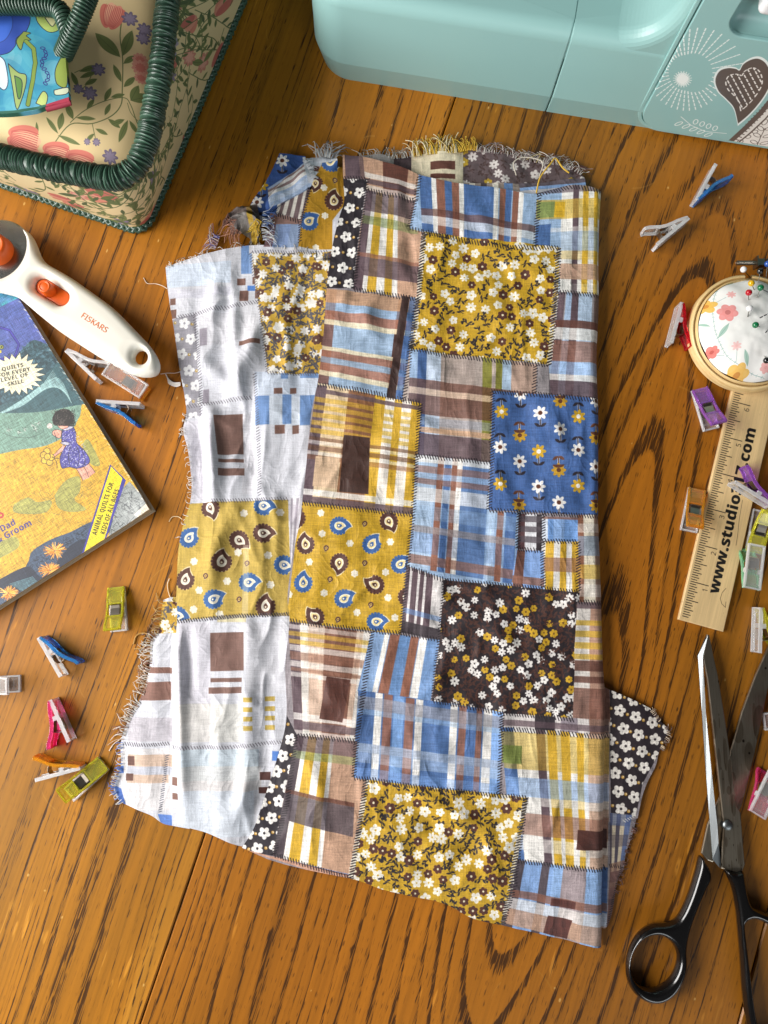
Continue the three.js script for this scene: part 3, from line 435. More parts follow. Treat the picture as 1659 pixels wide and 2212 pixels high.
  p.poly([V(-120, 80), V(150, 80), V(150, 200), V(-120, 200)], '#8a8684'); p.poly([V(75, 95), V(150, 105), V(150, 170), V(75, 160)], '#3a2c30');
  p.poly([V(145, 90), V(352, 80), V(352, 215), V(145, 200)], '#d2c6aa'); p.poly([V(220, 126), V(318, 124), V(318, 158), V(220, 158)], '#5a3328'); p.poly([V(220, 176), V(318, 176), V(318, 195), V(220, 195)], '#5a3328');
  ditsy(p, [V(350, 70), V(840, 120), V(840, 260), V(350, 220)], '#57484a', 55, 120, { a: '#bdb6b2', b: '#a98a24', leaf: '#3d2a28', ground2: '#57484a' });
  p.quad([V(350, 205), V(580, 215), V(580, 250), V(350, 230)], '#8d8078', [[0.1, 0.2, '#cfc8bc'], [0.3, 0.4, '#40363a'], [0.5, 0.6, '#cfc8bc'], [0.7, 0.85, '#5f7fae']]);
  p.quad([V(570, 212), V(860, 190), V(860, 235), V(575, 262)], '#5a5058', [], [[0.45, 0.7, '#7fa3d2', 0.9], [0.7, 1, '#cfd2d8', 0.8]]);
  p.weave(0.10, 8);
}
const rumpled = (() => {   // fine crush of washed cotton: soft ridges and thread texture
  const w = 1440, h = 2040, c = canvas(w, h), x = c.getContext('2d'), im = x.createImageData(w, h), d = im.data, R = rng(6);
  for (let j = 0; j < h; j++) for (let i = 0; i < w; i++) {
    const wx = i + (noise(i / 60, j / 60, 101) - 0.5) * 60, wy = j + (noise(i / 60, j / 60, 102) - 0.5) * 60;
    const ridge = 1 - Math.abs(noise(wx / 34, wy / 52, 103) * 2 - 1), r2 = 1 - Math.abs(noise(wx / 15, wy / 20, 104) * 2 - 1);
    const v = 110 + 70 * ridge * ridge * smooth(0.3, 0.7, noise(i / 120, j / 120, 105)) + 26 * r2 * r2 + (R() - 0.5) * 16, o = (j * w + i) * 4; d[o] = d[o + 1] = d[o + 2] = v; d[o + 3] = 255;
  }
  x.putImageData(im, 0, 0); return tex(c, false);
})();
const clothA = std({ map: tex(prA.c), bumpMap: rumpled, bumpScale: 0.0016, roughness: 0.66, side: THREE.DoubleSide }), clothB = std({ map: tex(prB.c), bumpMap: rumpled, bumpScale: 0.0017, roughness: 0.78, side: THREE.DoubleSide });

const ridged = (x, y, s) => { const a = noise(x + 2 * noise(x * 0.5, y * 0.5, s + 1), y + 2 * noise(y * 0.5, x * 0.5, s + 2), s); return (1 - Math.abs(a * 2 - 1)) ** 3; };
// folds and creases: a list of ridges (+) and valleys (-) given as lines, over a gentle rumple
function creased(list, h) {
  const L = list.map(([a, b, amp, w]) => { const p = spot(...a, h), q = spot(...b, h); return [p.x, p.z, q.x - p.x, q.z - p.z, amp, w]; });
  return (x, z) => { let s = 0; for (const [px, pz, dx, dz, amp, w] of L) { const l2 = dx * dx + dz * dz, t = clamp(((x - px) * dx + (z - pz) * dz) / l2), d2 = (x - px - dx * t) ** 2 + (z - pz - dz * t) ** 2, fade = Math.sin(Math.PI * clamp(t * 0.9 + 0.05)); s += amp * Math.exp(-d2 / (w * w)) * (0.35 + 0.65 * fade); } return s; };
}
const cloth = thing('patchwork_fabric', 'folded patchwork print cotton with frayed edges lying on the oak table', 'fabric');
{
  const hA = 0.009;
  const crA = creased([[[903, 1712], [1046, 1792], 0.0022, 0.005], [[880, 1745], [1000, 1830], -0.0014, 0.006], [[760, 640], [810, 720], 0.0016, 0.006], [[1020, 430], [1060, 520], 0.0014, 0.006], [[900, 1240], [1000, 1330], 0.0012, 0.007], [[1040, 1330], [1120, 1420], 0.0014, 0.006], [[1100, 1350], [1190, 1300], -0.0012, 0.007], [[960, 1440], [930, 1560], 0.0012, 0.005], [[1180, 880], [1230, 1000], 0.0013, 0.006], [[1260, 900], [1280, 1080], -0.0012, 0.006], [[940, 800], [1010, 830], 0.0012, 0.006], [[950, 1150], [930, 1200], 0.0016, 0.005], [[700, 1480], [760, 1560], 0.0012, 0.006], [[640, 1320], [860, 1350], -0.0009, 0.004], [[680, 1640], [700, 1760], 0.0016, 0.006], [[1180, 1750], [1240, 1800], 0.001, 0.007], [[820, 1840], [900, 1900], 0.0014, 0.006], [[930, 560], [1100, 700], 0.0009, 0.008], [[1060, 580], [1180, 640], -0.0009, 0.008], [[700, 900], [860, 960], 0.0009, 0.006], [[1230, 2000], [1270, 1980], 0.0016, 0.006], [[880, 380], [890, 640], -0.0008, 0.004]], hA);
  const height = (u, v, x, z) => {
    const rumple = (fbm(x * 42, z * 26, 3) - 0.5) * 0.0040 + (noise(x * 105, z * 80, 5) - 0.5) * 0.0019 + ridged(x * 58, z * 44, 27) * 0.0013 + (noise(x * 60, z * 210, 8) - 0.5) * 0.0006;
    const inner = Math.min(1, u * 14, (1 - u) * 14, v * 16, (1 - v) * 16);
    const ww = (1 - u) * 0.19, fold = ww < 0.006 ? Math.sqrt(clamp(1 - (1 - ww / 0.006) ** 2)) : 1;     // rounded fold on the right
    const left = lerp(0.0080, 0.0094, smooth(0, 0.10, u)), base = lerp(left, 0.0098, smooth(0.75, 0.95, u)) * (1 - 0.38 * smooth(0.95, 1, v));
    return 0.0012 + (base - 0.0012 + rumple * (0.5 + 0.5 * inner) + 1.6 * crA(x, z) * inner) * Math.max(0.02, fold);
  };
  const S = (l) => spots(l, hA);
  const top = S([[740, 333], [783, 340], [830, 351], [886, 369], [906, 378], [986, 396], [1086, 409], [1150, 419], [1190, 410], [1233, 401], [1270, 404], [1304, 414]]);
  const bottom = S([[520, 1836], [603, 1868], [730, 1895], [760, 1901], [830, 1926], [886, 1939], [963, 1957], [1020, 1987], [1086, 2003], [1206, 2031], [1306, 2056]]);
  const left = S([[740, 333], [741, 383], [743, 433], [733, 467], [716, 540], [706, 620], [700, 703], [686, 826], [673, 886], [660, 1020], [653, 1083], [648, 1123], [631, 1206], [621, 1293], [625, 1339], [616, 1439], [619, 1530], [616, 1570], [593, 1656], [570, 1726], [545, 1795], [520, 1836]]);
  const right = S([[1304, 414], [1300, 480], [1298, 560], [1299, 653], [1294, 786], [1298, 886], [1298, 1086], [1299, 1139], [1303, 1239], [1308, 1406], [1314, 1539], [1311, 1692], [1309, 1792], [1308, 1926], [1306, 2056]]);
  part(cloth, 'folded_panel', sheet(top, bottom, left, right, 150, 220, height, clothUV), clothA, 'printed right side with plaid, floral and paisley patches');

  // white wrong side, turned back on the left
  const hB = 0.005;
  const crB = creased([[[480, 590], [455, 690], 0.003, 0.006], [[560, 700], [505, 860], 0.0036, 0.006], [[470, 800], [530, 880], -0.003, 0.008], [[530, 880], [545, 1080], -0.0018, 0.006], [[530, 870], [440, 780], 0.0028, 0.006], [[455, 900], [462, 1080], 0.0046, 0.0055], [[430, 930], [440, 1080], -0.0024, 0.006], [[618, 680], [650, 1080], 0.0022, 0.005], [[500, 560], [520, 880], 0.0016, 0.004], [[600, 1080], [608, 1340], 0.0022, 0.004], [[470, 1090], [455, 1330], 0.0014, 0.005], [[500, 1110], [440, 1250], 0.002, 0.006], [[385, 1360], [400, 1770], 0.0026, 0.004], [[410, 1380], [405, 1500], -0.0016, 0.004], [[540, 1360], [535, 1790], 0.0014, 0.005], [[470, 1500], [480, 1780], 0.0012, 0.005], [[590, 1650], [480, 1790], 0.0022, 0.007], [[640, 850], [600, 1050], -0.0012, 0.006], [[680, 560], [690, 800], 0.0012, 0.005]], hB);
  const hb = (u, v, x, z) => { const q = Math.min(1, u * 12, v * 14, (1 - v) * 14); return 0.0042 + 0.0012 * smooth(0, 0.2, u) - 0.002 * smooth(0.94, 1, v) - 0.0026 * smooth(0.52, 0.72, u) + (ridged(x * 60, z * 34, 29) * 0.0016 + (fbm(x * 50, z * 30, 13) - 0.5) * 0.0030 + (noise(x * 170, z * 60, 15) - 0.5) * 0.0012) * (0.4 + 0.6 * q) + 1.9 * Math.max(-0.0014, crB(x, z)) * (0.3 + 0.7 * q) * (1 - smooth(0.55, 0.7, u)); };
  const T = (l) => spots(l, hB);
  const bt = T([[357, 576], [400, 562], [460, 545], [540, 531], [620, 535], [712, 548], [780, 560]]), bb = T([[367, 1780], [444, 1800], [520, 1832], [600, 1846]]);
  const bl = T([[357, 576], [364, 641], [374, 702], [388, 800], [402, 890], [395, 927], [406, 978], [413, 1058], [408, 1092], [396, 1130], [385, 1188], [380, 1292], [375, 1343], [368, 1420], [367, 1499], [367, 1603], [367, 1780]]);
  const br = T([[780, 560], [770, 700], [740, 1000], [715, 1200], [700, 1400], [690, 1560], [650, 1720], [600, 1846]]);
  part(cloth, 'turned_back_panel', sheet(bt, bb, bl, br, 110, 200, hb, clothUV), clothB, 'pale unprinted wrong side with show-through blocks');

  // the layer under it
  const hC = 0.002, C = (l) => spots(l, hC), crC = creased([[[330, 1400], [340, 1600], 0.0014, 0.005], [[300, 1560], [330, 1740], 0.0012, 0.005]], hC);
  const hc = (u, v, x, z) => 0.0012 + 0.0012 * smooth(0, 0.3, u) + (fbm(x * 60, z * 50, 23) - 0.3) * 0.0014 + Math.max(0, crC(x, z));
  part(cloth, 'under_layer', sheet(C([[352, 1296], [372, 1290], [400, 1290]]), C([[263, 1735], [294, 1748], [330, 1763], [351, 1778], [372, 1783], [410, 1790]]), C([[352, 1296], [346, 1333], [338, 1369], [326, 1385], [323, 1442], [302, 1510], [279, 1551], [261, 1603], [260, 1655], [245, 1706], [250, 1722], [263, 1735]]), C([[400, 1290], [400, 1500], [405, 1650], [410, 1790]]), 40, 120, hc, clothUV), clothB);

  // right flap, low under the fold
  const F = (l) => spots(l, 0.003);
  const hf = (u, v, x, z) => 0.0012 + 0.0028 * Math.sin(Math.PI * clamp(u * 0.75 + 0.15)) + (noise(x * 90, z * 60, 33) - 0.4) * 0.0012;
  const flapUV = (x, z) => clothUV(x, z);
  part(cloth, 'side_flap', sheet(F([[1280, 1472], [1313, 1488], [1360, 1508], [1405, 1530]]), F([[1280, 1760], [1330, 1778], [1378, 1768]]), F([[1280, 1472], [1280, 1600], [1280, 1760]]), F([[1405, 1530], [1425, 1555], [1444, 1577], [1443, 1592], [1425, 1625], [1418, 1655], [1400, 1690], [1388, 1720], [1378, 1768]]), 40, 60, hf, flapUV), clothA, 'black corner with white flowers and gold dots');
  const hf2 = (u, v, x, z) => 0.0010 + 0.0022 * Math.sin(Math.PI * clamp(u * 0.8 + 0.1)) + (noise(x * 120, z * 30, 36) - 0.4) * 0.0016;
  part(cloth, 'side_flap', sheet(F([[1285, 1740], [1330, 1764], [1376, 1770]]), F([[1290, 1998], [1305, 2004], [1314, 2000]]), F([[1285, 1740], [1286, 1860], [1290, 1998]]), F([[1376, 1770], [1368, 1800], [1352, 1848], [1347, 1880], [1336, 1900], [1330, 1930], [1322, 1975], [1314, 2000]]), 30, 60, hf2, flapUV), clothA, 'striped fold showing under the black corner');

  // crumpled layers at the top
  const U = (x, y) => [464.4 + 0.363 * x, 302.4 + 0.363 * y], UU = (l, h) => spots(l.map(([a, b]) => U(a, b)), h);
  const wav = (b, a, s, f = 70) => (u, v, x, z) => Math.max(0.0012, b + (fbm(x * f, z * f, s) - 0.5) * a);
  part(cloth, 'crumpled_layer', sheet(UU([[385, 82], [450, 88], [540, 100]], 0.004), UU([[170, 470], [260, 470], [420, 470]], 0.004), UU([[385, 82], [330, 200], [270, 290], [215, 380], [170, 470]], 0.004), UU([[540, 100], [520, 250], [420, 470]], 0.004), 30, 40, wav(0.004, 0.003, 41), clothUV), clothB, 'blue corner with white daisies');
  part(cloth, 'crumpled_layer', sheet(UU([[330, 430], [420, 360], [560, 260]], 0.006), UU([[280, 700], [420, 700], [600, 700]], 0.006), UU([[330, 430], [310, 520], [280, 700]], 0.006), UU([[560, 260], [600, 480], [600, 700]], 0.006), 30, 40, wav(0.0052, 0.003, 43), clothUV), clothB);
  part(cloth, 'crumpled_layer', sheet(UU([[640, 158], [700, 160], [790, 150]], 0.007), UU([[490, 700], [600, 700], [720, 700]], 0.007), UU([[640, 158], [575, 290], [520, 470], [490, 700]], 0.007), UU([[790, 150], [810, 330], [760, 480], [720, 700]], 0.007), 30, 40, (u, v, x, z) => 0.0062 + 0.0016 * Math.sin(u * 5 + v * 3) + (fbm(x * 80, z * 60, 44) - 0.5) * 0.002, clothUV), clothB, 'mustard paisley corner');
  part(cloth, 'crumpled_layer', sheet(UU([[315, 330], [380, 250], [500, 150], [560, 100], [715, 95]], 0.009), UU([[310, 430], [420, 350], [560, 270], [640, 230], [725, 160]], 0.009), UU([[315, 330], [300, 390], [310, 430]], 0.009), UU([[715, 95], [730, 130], [725, 160]], 0.009), 50, 20, (u, v, x, z) => 0.0066 + 0.0045 * Math.sin(Math.PI * v) * (0.6 + 0.4 * Math.sin(u * 14)) + (noise(x * 190, z * 190, 45) - 0.5) * 0.0016, clothUV), clothB, 'rolled blue striped edge');
  // rolled-up lump of cloth
  const lump = []; for (let k = 0; k < 4; k++) {
    const a = U(22 + k * 16, 560 - k * 26), b = U(90 + k * 34, 420 + k * 14), c = U(210 + k * 20, 400 + k * 40), d = U(285 - k * 12, 560 + k * 20);
    const hh = [0.006, 0.009, 0.011, 0.0085][k];
    const row = [spot(...a, 0.003), spot(...b, hh), spot(...c, hh), spot(...d, 0.005)];
    lump.push(smoothLoop(row, 24, false));
  }
  const lp = [], lu = [], li = [];
  lump.push(lump[3].map((p, i) => new THREE.Vector3(lerp(p.x, spot(...U(140, 640)).x, 0.45), 0.0052, lerp(p.z, spot(...U(140, 650)).z, 0.6))));
  const rowsN = 28, curves = lump[0].map((_, i) => new THREE.CatmullRomCurve3(lump.map((r) => r[i]), false, 'centripetal').getPoints(rowsN));
  curves.forEach((c, i) => c.forEach((p, j) => { lp.push(p.x, Math.max(0.001, p.y + (noise(i * 0.5, j * 0.35, 51) - 0.5) * 0.005 + Math.sin(j * 0.7) * 0.0012), p.z); lu.push(...clothUV(p.x, p.z)); }));
  for (let i = 0; i + 1 < curves.length; i++) for (let j = 0; j < rowsN; j++) { const a = i * (rowsN + 1) + j; li.push(a, a + 1, a + rowsN + 1, a + 1, a + rowsN + 2, a + rowsN + 1); }
  const lg = new THREE.BufferGeometry(); lg.setAttribute('position', new THREE.Float32BufferAttribute(lp, 3)); lg.setAttribute('uv', new THREE.Float32BufferAttribute(lu, 2)); lg.setIndex(li); lg.computeVertexNormals();
  part(cloth, 'crumpled_layer', lg, clothB, 'scrunched grey and brown end');
  // raw edges behind the top
  const V = (x, y) => [810 + 0.5446 * x, 280.8 + 0.5446 * y], VV = (l, h) => spots(l.map(([a, b]) => V(a, b)), h);
  const back = (u, v, x, z) => 0.0048 + 0.0012 * Math.sin(u * 22) + (fbm(x * 120, z * 120, 61) - 0.5) * 0.003;
  part(cloth, 'back_layer', sheet(VV([[-60, 105], [20, 98], [80, 108], [150, 100], [220, 90], [350, 84], [370, 72], [480, 88], [600, 118], [700, 130], [760, 140], [820, 175]], 0.005), VV([[-60, 190], [200, 260], [500, 280], [830, 280]], 0.005), VV([[-60, 105], [-60, 190]], 0.005), VV([[820, 175], [835, 200], [830, 280]], 0.005), 120, 24, back, clothUV), clothB, 'raw edge of the layers behind, cream block and dark flowers');
  part(cloth, 'back_layer', sheet(VV([[350, 205], [450, 208], [570, 222], [640, 220], [760, 205], [835, 192]], 0.008), VV([[350, 300], [600, 310], [835, 290]], 0.008), VV([[350, 205], [350, 300]], 0.008), VV([[835, 192], [840, 240], [835, 290]], 0.008), 50, 16, (u, v, x, z) => 0.0066 + (noise(x * 140, z * 140, 63) - 0.5) * 0.001, clothUV), clothB);

  // frayed yarns
  const R = rng(71);
  function fray(line, h, count, len, cols, out, curl = 1, rad = 0.00019) {
    const pts = spots(line, h), c = new THREE.CatmullRomCurve3(pts, false, 'centripetal'), by = {};
    for (let i = 0; i < count; i++) {
      const t = R(), p = c.getPointAt(t), tg = c.getTangentAt(t), n = new THREE.Vector3(tg.z, 0, -tg.x).multiplyScalar(out), l = len * (0.5 + R()), bend = (R() - 0.5) * curl;
      const q = [p.clone().addScaledVector(n, -0.0015), p.clone().addScaledVector(n, l * 0.35).addScaledVector(tg, bend * l * 0.2), p.clone().addScaledVector(n, l * 0.75).addScaledVector(tg, bend * l * 0.7), p.clone().addScaledVector(n, l).addScaledVector(tg, bend * l * 1.3 + (R() - 0.5) * l * 0.4)];
      q[0].y += 0.0004; q[1].y = h * 0.9 + R() * 0.0015; q[2].y = Math.max(0.0006, h * (0.4 + R() * 0.7)); q[3].y = Math.max(0.0005, h * R() * 0.9);
      const col = cols[Math.floor(R() * cols.length)]; (by[col] ||= []).push(tube(q, rad * (0.8 + R() * 0.5), 7, 4));
    }
    for (const [col, list] of Object.entries(by)) { const m = part(cloth, 'frayed_threads', merge(list), std({ color: col, roughness: 0.9 })); m.userData.kind = 'stuff'; }
  }
  const wh = ['#d6d3cd', '#c7c1b6'], br2 = ['#6d4a3e', '#c9c1b8'];
  fray([[338, 1369], [326, 1385], [323, 1442], [302, 1510], [279, 1551], [261, 1603]], 0.002, 130, 0.006, [...wh, '#7d5546', '#b89c84'], -1, 1.6);
  fray([[261, 1603], [260, 1655], [245, 1706], [263, 1735]], 0.002, 60, 0.003, ['#d6d3cd', '#5a7cc0'], -1, 1);
  fray([[352, 1296], [346, 1333], [338, 1369]], 0.002, 26, 0.005, ['#b89c64', '#8a6a50'], -1, 2);
  fray([[357, 576], [400, 562], [460, 545], [540, 531], [620, 535], [712, 548]], 0.005, 44, 0.0032, wh, 1, 2.4);
  fray([[402, 890], [395, 927], [406, 978], [413, 1058], [408, 1092], [390, 1160]], 0.004, 40, 0.0024, wh, -1, 1.6);
  fray([V(-60, 105), V(20, 98), V(80, 108), V(150, 100)], 0.005, 50, 0.006, ['#8d8a84', '#b4b0a8'], 1, 1.8);
  fray([V(148, 102), V(220, 90), V(330, 84)], 0.0055, 90, 0.010, ['#cfc3a0', '#c9a63a', '#ddd2b4'], 1, 0.8, 0.00026);
  fray([V(330, 84), V(372, 74), V(410, 78)], 0.0055, 30, 0.008, ['#c9a63a', '#b9902a'], 1, 0.8, 0.00026);
  fray([V(400, 80), V(480, 88), V(600, 118), V(700, 130), V(760, 140), V(820, 175)], 0.0055, 150, 0.006, ['#b4aca8', '#6a4a48', '#8d7f80', '#cfc8c0'], 1, 3);
  fray([U(600, 98), U(660, 92), U(720, 110)], 0.009, 50, 0.010, ['#a9adb2', '#8a8d92', '#c3c4c2'], 1, 1.2);
  fray([U(525, 110), U(560, 160), U(590, 230)], 0.010, 40, 0.004, ['#d3d6da'], 1, 1.4);
  fray([U(20, 560), U(10, 600), U(-10, 650)], 0.004, 40, 0.006, ['#8d6d64', '#c7b8ae', '#5a5a90'], -1, 2.6);
  fray([U(120, 470), U(100, 520), U(150, 560)], 0.011, 40, 0.006, ['#7d5546', '#a87a66'], -1, 2.2);
  fray([U(240, 480), U(275, 500)], 0.011, 26, 0.006, ['#c9a63a', '#d8b840'], -1, 1.6, 0.0003);
  fray([U(300, 420), U(290, 520), U(300, 600)], 0.010, 40, 0.006, ['#c3cbd8', '#dcdcd8', '#5a74a8'], 1, 2.6);
  fray([[1405, 1530], [1425, 1555], [1444, 1577], [1443, 1592], [1425, 1625]], 0.002, 40, 0.0018, ['#5a4a4a', '#c7b49c'], 1, 1.4);
  fray([[1376, 1770], [1352, 1848], [1347, 1880], [1330, 1930]], 0.002, 40, 0.002, ['#7d5a50', '#5a4444'], 1, 1.2);
  // single loose yarns
  const yarn = (l, col, r = 0.00022, hs = null) => part(cloth, 'loose_thread', tube(l.map(([a, b], i) => spot(a, b, hs ? hs[i] : 0.0007)), r, 40, 5), std({ color: col, roughness: 0.9 }));
  yarn([[310, 600], [318, 612], [335, 613], [350, 617], [362, 624]], '#d9c7b4', 0.00025, [0.0006, 0.0006, 0.001, 0.003, 0.005]);
  yarn([[347, 808], [362, 806], [378, 806], [390, 803]], '#d6cfc8', 0.00022, [0.0006, 0.0008, 0.002, 0.004]);
  for (let k = 0; k < 7; k++) yarn([[358 + k, 808 + k * 2], [364, 818 + k * 1.6], [374 + k, 826 + k * 1.5], [390, 826 + k]], k % 2 ? '#b9b2ac' : '#d9d4ce', 0.00028, [0.0006, 0.001, 0.002, 0.0042]);
  yarn([[236, 1622], [246, 1607], [258, 1598], [272, 1585]], '#e2d9cc', 0.00028, [0.0005, 0.0006, 0.0008, 0.002]);
  yarn([[366, 1250], [362, 1262], [366, 1285], [374, 1300]], '#e2d3b4', 0.00028, [0.0008, 0.0008, 0.001, 0.004]);
  yarn([[365, 1127], [372, 1117], [384, 1116], [394, 1122]], '#d9c7a0', 0.00024, [0.0007, 0.0007, 0.001, 0.004]);
  yarn([[288, 1392], [296, 1372], [316, 1368], [322, 1380], [310, 1398], [290, 1402]], '#b48a4c', 0.0005, [0.0008, 0.0008, 0.0012, 0.0014, 0.001, 0.0008]);
  yarn([V(640, 250), V(655, 190), V(700, 130), V(715, 112), V(745, 150), V(770, 170)], '#c9a23a', 0.0006, [0.011, 0.011, 0.010, 0.009, 0.008, 0.007]);
  yarn([V(560, 180), V(550, 130), V(580, 110), V(640, 115), V(665, 130), V(650, 190)], '#c9bfb0', 0.0004, [0.009, 0.009, 0.009, 0.009, 0.009, 0.010]);
  yarn([V(215, 50), V(230, 30), V(258, 42), V(280, 62), V(300, 92)], '#b8a678', 0.00028, [0.004, 0.005, 0.006, 0.007, 0.007]);
  yarn([V(600, 118), V(625, 105), V(655, 96), V(640, 130)], '#b8a678', 0.0003, [0.007, 0.007, 0.007, 0.007]);
}
// ---------------------------------------------------------------- the teal sewing machine behind the cloth
console.log('machine');
{
  const A = spot(745, 171, 0), B = spot(1180, 241, 0), ax = B.clone().sub(A).normalize(), turn = Math.atan2(-ax.z, ax.x);
  const org = A.clone().addScaledVector(ax, -0.024); org.addScaledVector(new THREE.Vector3(-ax.z, 0, ax.x), 0.0035);                 // front left foot of the bed
  const M = thing('sewing_machine', 'pale teal sewing machine with a printed heart and sunburst panel', 'sewing machine');
  M.position.copy(org); M.rotation.y = turn;
  M.updateMatrixWorld(true); const inv = M.matrixWorld.clone().invert();
  const eye = new THREE.Vector3(0, 0.5185, 0).applyMatrix4(inv);
  const front = (px, py, z = 0) => { const p = spot(px, py, 0).applyMatrix4(inv), t = (z - eye.z) / (p.z - eye.z); return [eye.x + (p.x - eye.x) * t, eye.y + (p.y - eye.y) * t]; };   // where a sight line meets the front face
  const teal = phys({ color: '#8db6b3', roughness: 0.42, clearcoat: 0.25, clearcoatRoughness: 0.3 });
  const seamX = front(1180, 241, -0.004)[0], panelX = front(1411, 200)[0], H = 0.080, D = 0.17;
  // loft of a rounded plan outline through heights: [height, inset]
  function loft(x0, x1, rl, rr, prof, lid = true) {
    const plan = (ins) => { const out = [], a0 = x0 + ins * (rl > 0.004 ? 1 : 0), a1 = x1, z1 = -ins, z0 = -D, arc = (cx, cz, r, s, e) => { for (let k = 0; k <= 10; k++) { const a = lerp(s, e, k / 10); out.push([cx + Math.cos(a) * r, cz + Math.sin(a) * r]); } };
      const r1 = Math.max(0.0004, rl - ins * 0.5), r2 = rr; arc(a0 + r1, z1 - r1, r1, Math.PI, Math.PI / 2); arc(a1 - r2, z1 - r2, r2, Math.PI / 2, 0); out.push([a1, z0], [a0, z0]); return out; };
    const rows = prof.map(([y, ins]) => plan(ins).map(([x, z]) => [x, y, z])), n = rows[0].length, pos = [], idx = [];
    rows.forEach((r) => r.forEach((p) => pos.push(...p)));
    for (let j = 0; j + 1 < rows.length; j++) for (let i = 0; i < n; i++) { const a = j * n + i, b = j * n + (i + 1) % n; idx.push(a, b, a + n, b, b + n, a + n); }
    const c = pos.length / 3, last = (rows.length - 1) * n; const m = rows[rows.length - 1].reduce((s, p) => [s[0] + p[0] / n, p[1], s[2] + p[2] / n], [0, 0, 0]); pos.push(...m);
    if (lid) for (let i = 0; i < n; i++) idx.push(last + i, last + (i + 1) % n, c);
    const g = new THREE.BufferGeometry(); g.setAttribute('position', new THREE.Float32BufferAttribute(pos, 3)); g.setIndex(idx);
    const q = g.toNonIndexed(); q.computeVertexNormals(); return creased30(q);
  }
  function creased30(g) {   // smooth shading below 32 degrees
    const p = g.attributes.position, n = g.attributes.normal, map = new Map(), key = (i) => `${Math.round(p.getX(i) * 1e5)},${Math.round(p.getY(i) * 1e5)},${Math.round(p.getZ(i) * 1e5)}`, N = [];
    for (let i = 0; i < p.count; i++) { const k = key(i); if (!map.has(k)) map.set(k, []); map.get(k).push(new THREE.Vector3(n.getX(i), n.getY(i), n.getZ(i))); N.push(k); }
    for (let i = 0; i < p.count; i++) { const me = new THREE.Vector3(n.getX(i), n.getY(i), n.getZ(i)), s = new THREE.Vector3(); for (const v of map.get(N[i])) if (v.dot(me) > 0.93) s.add(v); s.normalize(); n.setXYZ(i, s.x, s.y, s.z); }
    return g;
  }
  const skirt = [[0, 0.0035], [0.021, 0]], prof = [[0.021, 0], [0.04, 0.0006], [H - 0.0095, 0.0012]];
  for (let k = 1; k <= 7; k++) { const a = k / 7 * Math.PI / 2; prof.push([H - 0.0095 + 0.0095 * Math.sin(a), 0.0012 + 0.0095 * (1 - Math.cos(a))]); }
  part(M, 'accessory_box', merge([loft(0, seamX - 0.0006, 0.026, 0.0012, skirt, false), loft(0, seamX - 0.0006, 0.026, 0.0012, prof)]), teal, 'removable left end of the bed');
  part(M, 'bed', merge([loft(seamX, panelX + 0.03, 0.0012, 0.0005, skirt, false), loft(seamX, panelX + 0.03, 0.0012, 0.0005, prof)]), teal);
  // the column: bed line sweeping up into the upright, opening for the printed plate
  const x1 = panelX + 0.17, top = 0.24, xs = panelX - 0.010;
  const s = new THREE.Shape(); s.moveTo(panelX - 0.008, 0.014); s.lineTo(panelX - 0.008, H - 0.03); s.lineTo(seamX - 0.012, H - 0.03); s.lineTo(seamX - 0.012, H - 0.0005); s.lineTo(xs - 0.034, H - 0.0005);
  s.bezierCurveTo(xs - 0.012, H - 0.0005, xs - 0.002, H + 0.010, xs, H + 0.030); s.lineTo(xs + 0.004, top); s.lineTo(x1, top); s.lineTo(x1, 0.0005); s.lineTo(panelX + 0.012, 0.0005); s.quadraticCurveTo(panelX - 0.006, 0.0005, panelX - 0.008, 0.014);
  const rr = 0.020, px0 = panelX, py0 = 0.0065, px1 = x1 - 0.006, py1 = top - 0.01;
  const win = (o) => { const h = new THREE.Path(); h.moveTo(px0 - o, py1 + o); h.lineTo(px0 - o, py0 + rr); h.quadraticCurveTo(px0 - o, py0 - o, px0 + rr, py0 - o); h.lineTo(px1 + o, py0 - o); h.lineTo(px1 + o, py1 + o); h.closePath(); return h; };
  const lx = front(1566, 60)[0], ly0 = front(1580, 74)[1], lw = 0.060, lh = 0.04;
  const col = new THREE.ExtrudeGeometry(s, { depth: 0.03, bevelEnabled: true, bevelThickness: 0.009, bevelSize: 0.009, bevelOffset: -0.009, bevelSegments: 6, curveSegments: 20 }); col.translate(0, 0, -0.0408);
  const cut = new Brush(new RoundedBoxGeometry(lw, lh * 1.6, 0.018, 4, 0.0085)); cut.position.set(lx + lw / 2, ly0 + lh * 0.8, -0.002); cut.updateMatrixWorld();
  const ev = new Evaluator(); ev.attributes = ['position', 'normal']; ev.useGroups = false;
  const cb = new Brush(plain(col)); cb.geometry.deleteAttribute('uv'); cb.updateMatrixWorld();
  const hollow = ev.evaluate(cb, cut, SUBTRACTION).geometry;
  part(M, 'column', hollow, teal);
  part(M, 'column_back', box(x1 - xs - 0.02, top - 0.03, 0.05, (x1 + xs) / 2 + 0.006, top / 2 - 0.01, -0.065), teal);
  // raised rim round the printed plate
  const rimS = new THREE.Shape(win(0.0034).getPoints(16)); rimS.holes.push(new THREE.Path(win(0.0008).getPoints(16)));
  const rimG = new THREE.ExtrudeGeometry(rimS, { depth: 0.001, bevelEnabled: true, bevelThickness: 0.0006, bevelSize: 0.0006, bevelOffset: -0.0006, bevelSegments: 3 }); rimG.translate(0, 0, -0.0016); part(M, 'panel_rim', rimG, teal);
  // printed plate
  const PW = 1500, PH = 1500, SC = 9000, ox = px0 - 0.002, oy = py0 - 0.002;
  const pr = new Print(PW, PH, (a, b) => { const [x, y] = front(a, b, 0.0008); return [(x - ox) * SC, PH - (y - oy) * SC]; }, 3.6);
  const c = pr.x; c.fillStyle = '#8db8b6'; c.fillRect(0, 0, PW, PH);
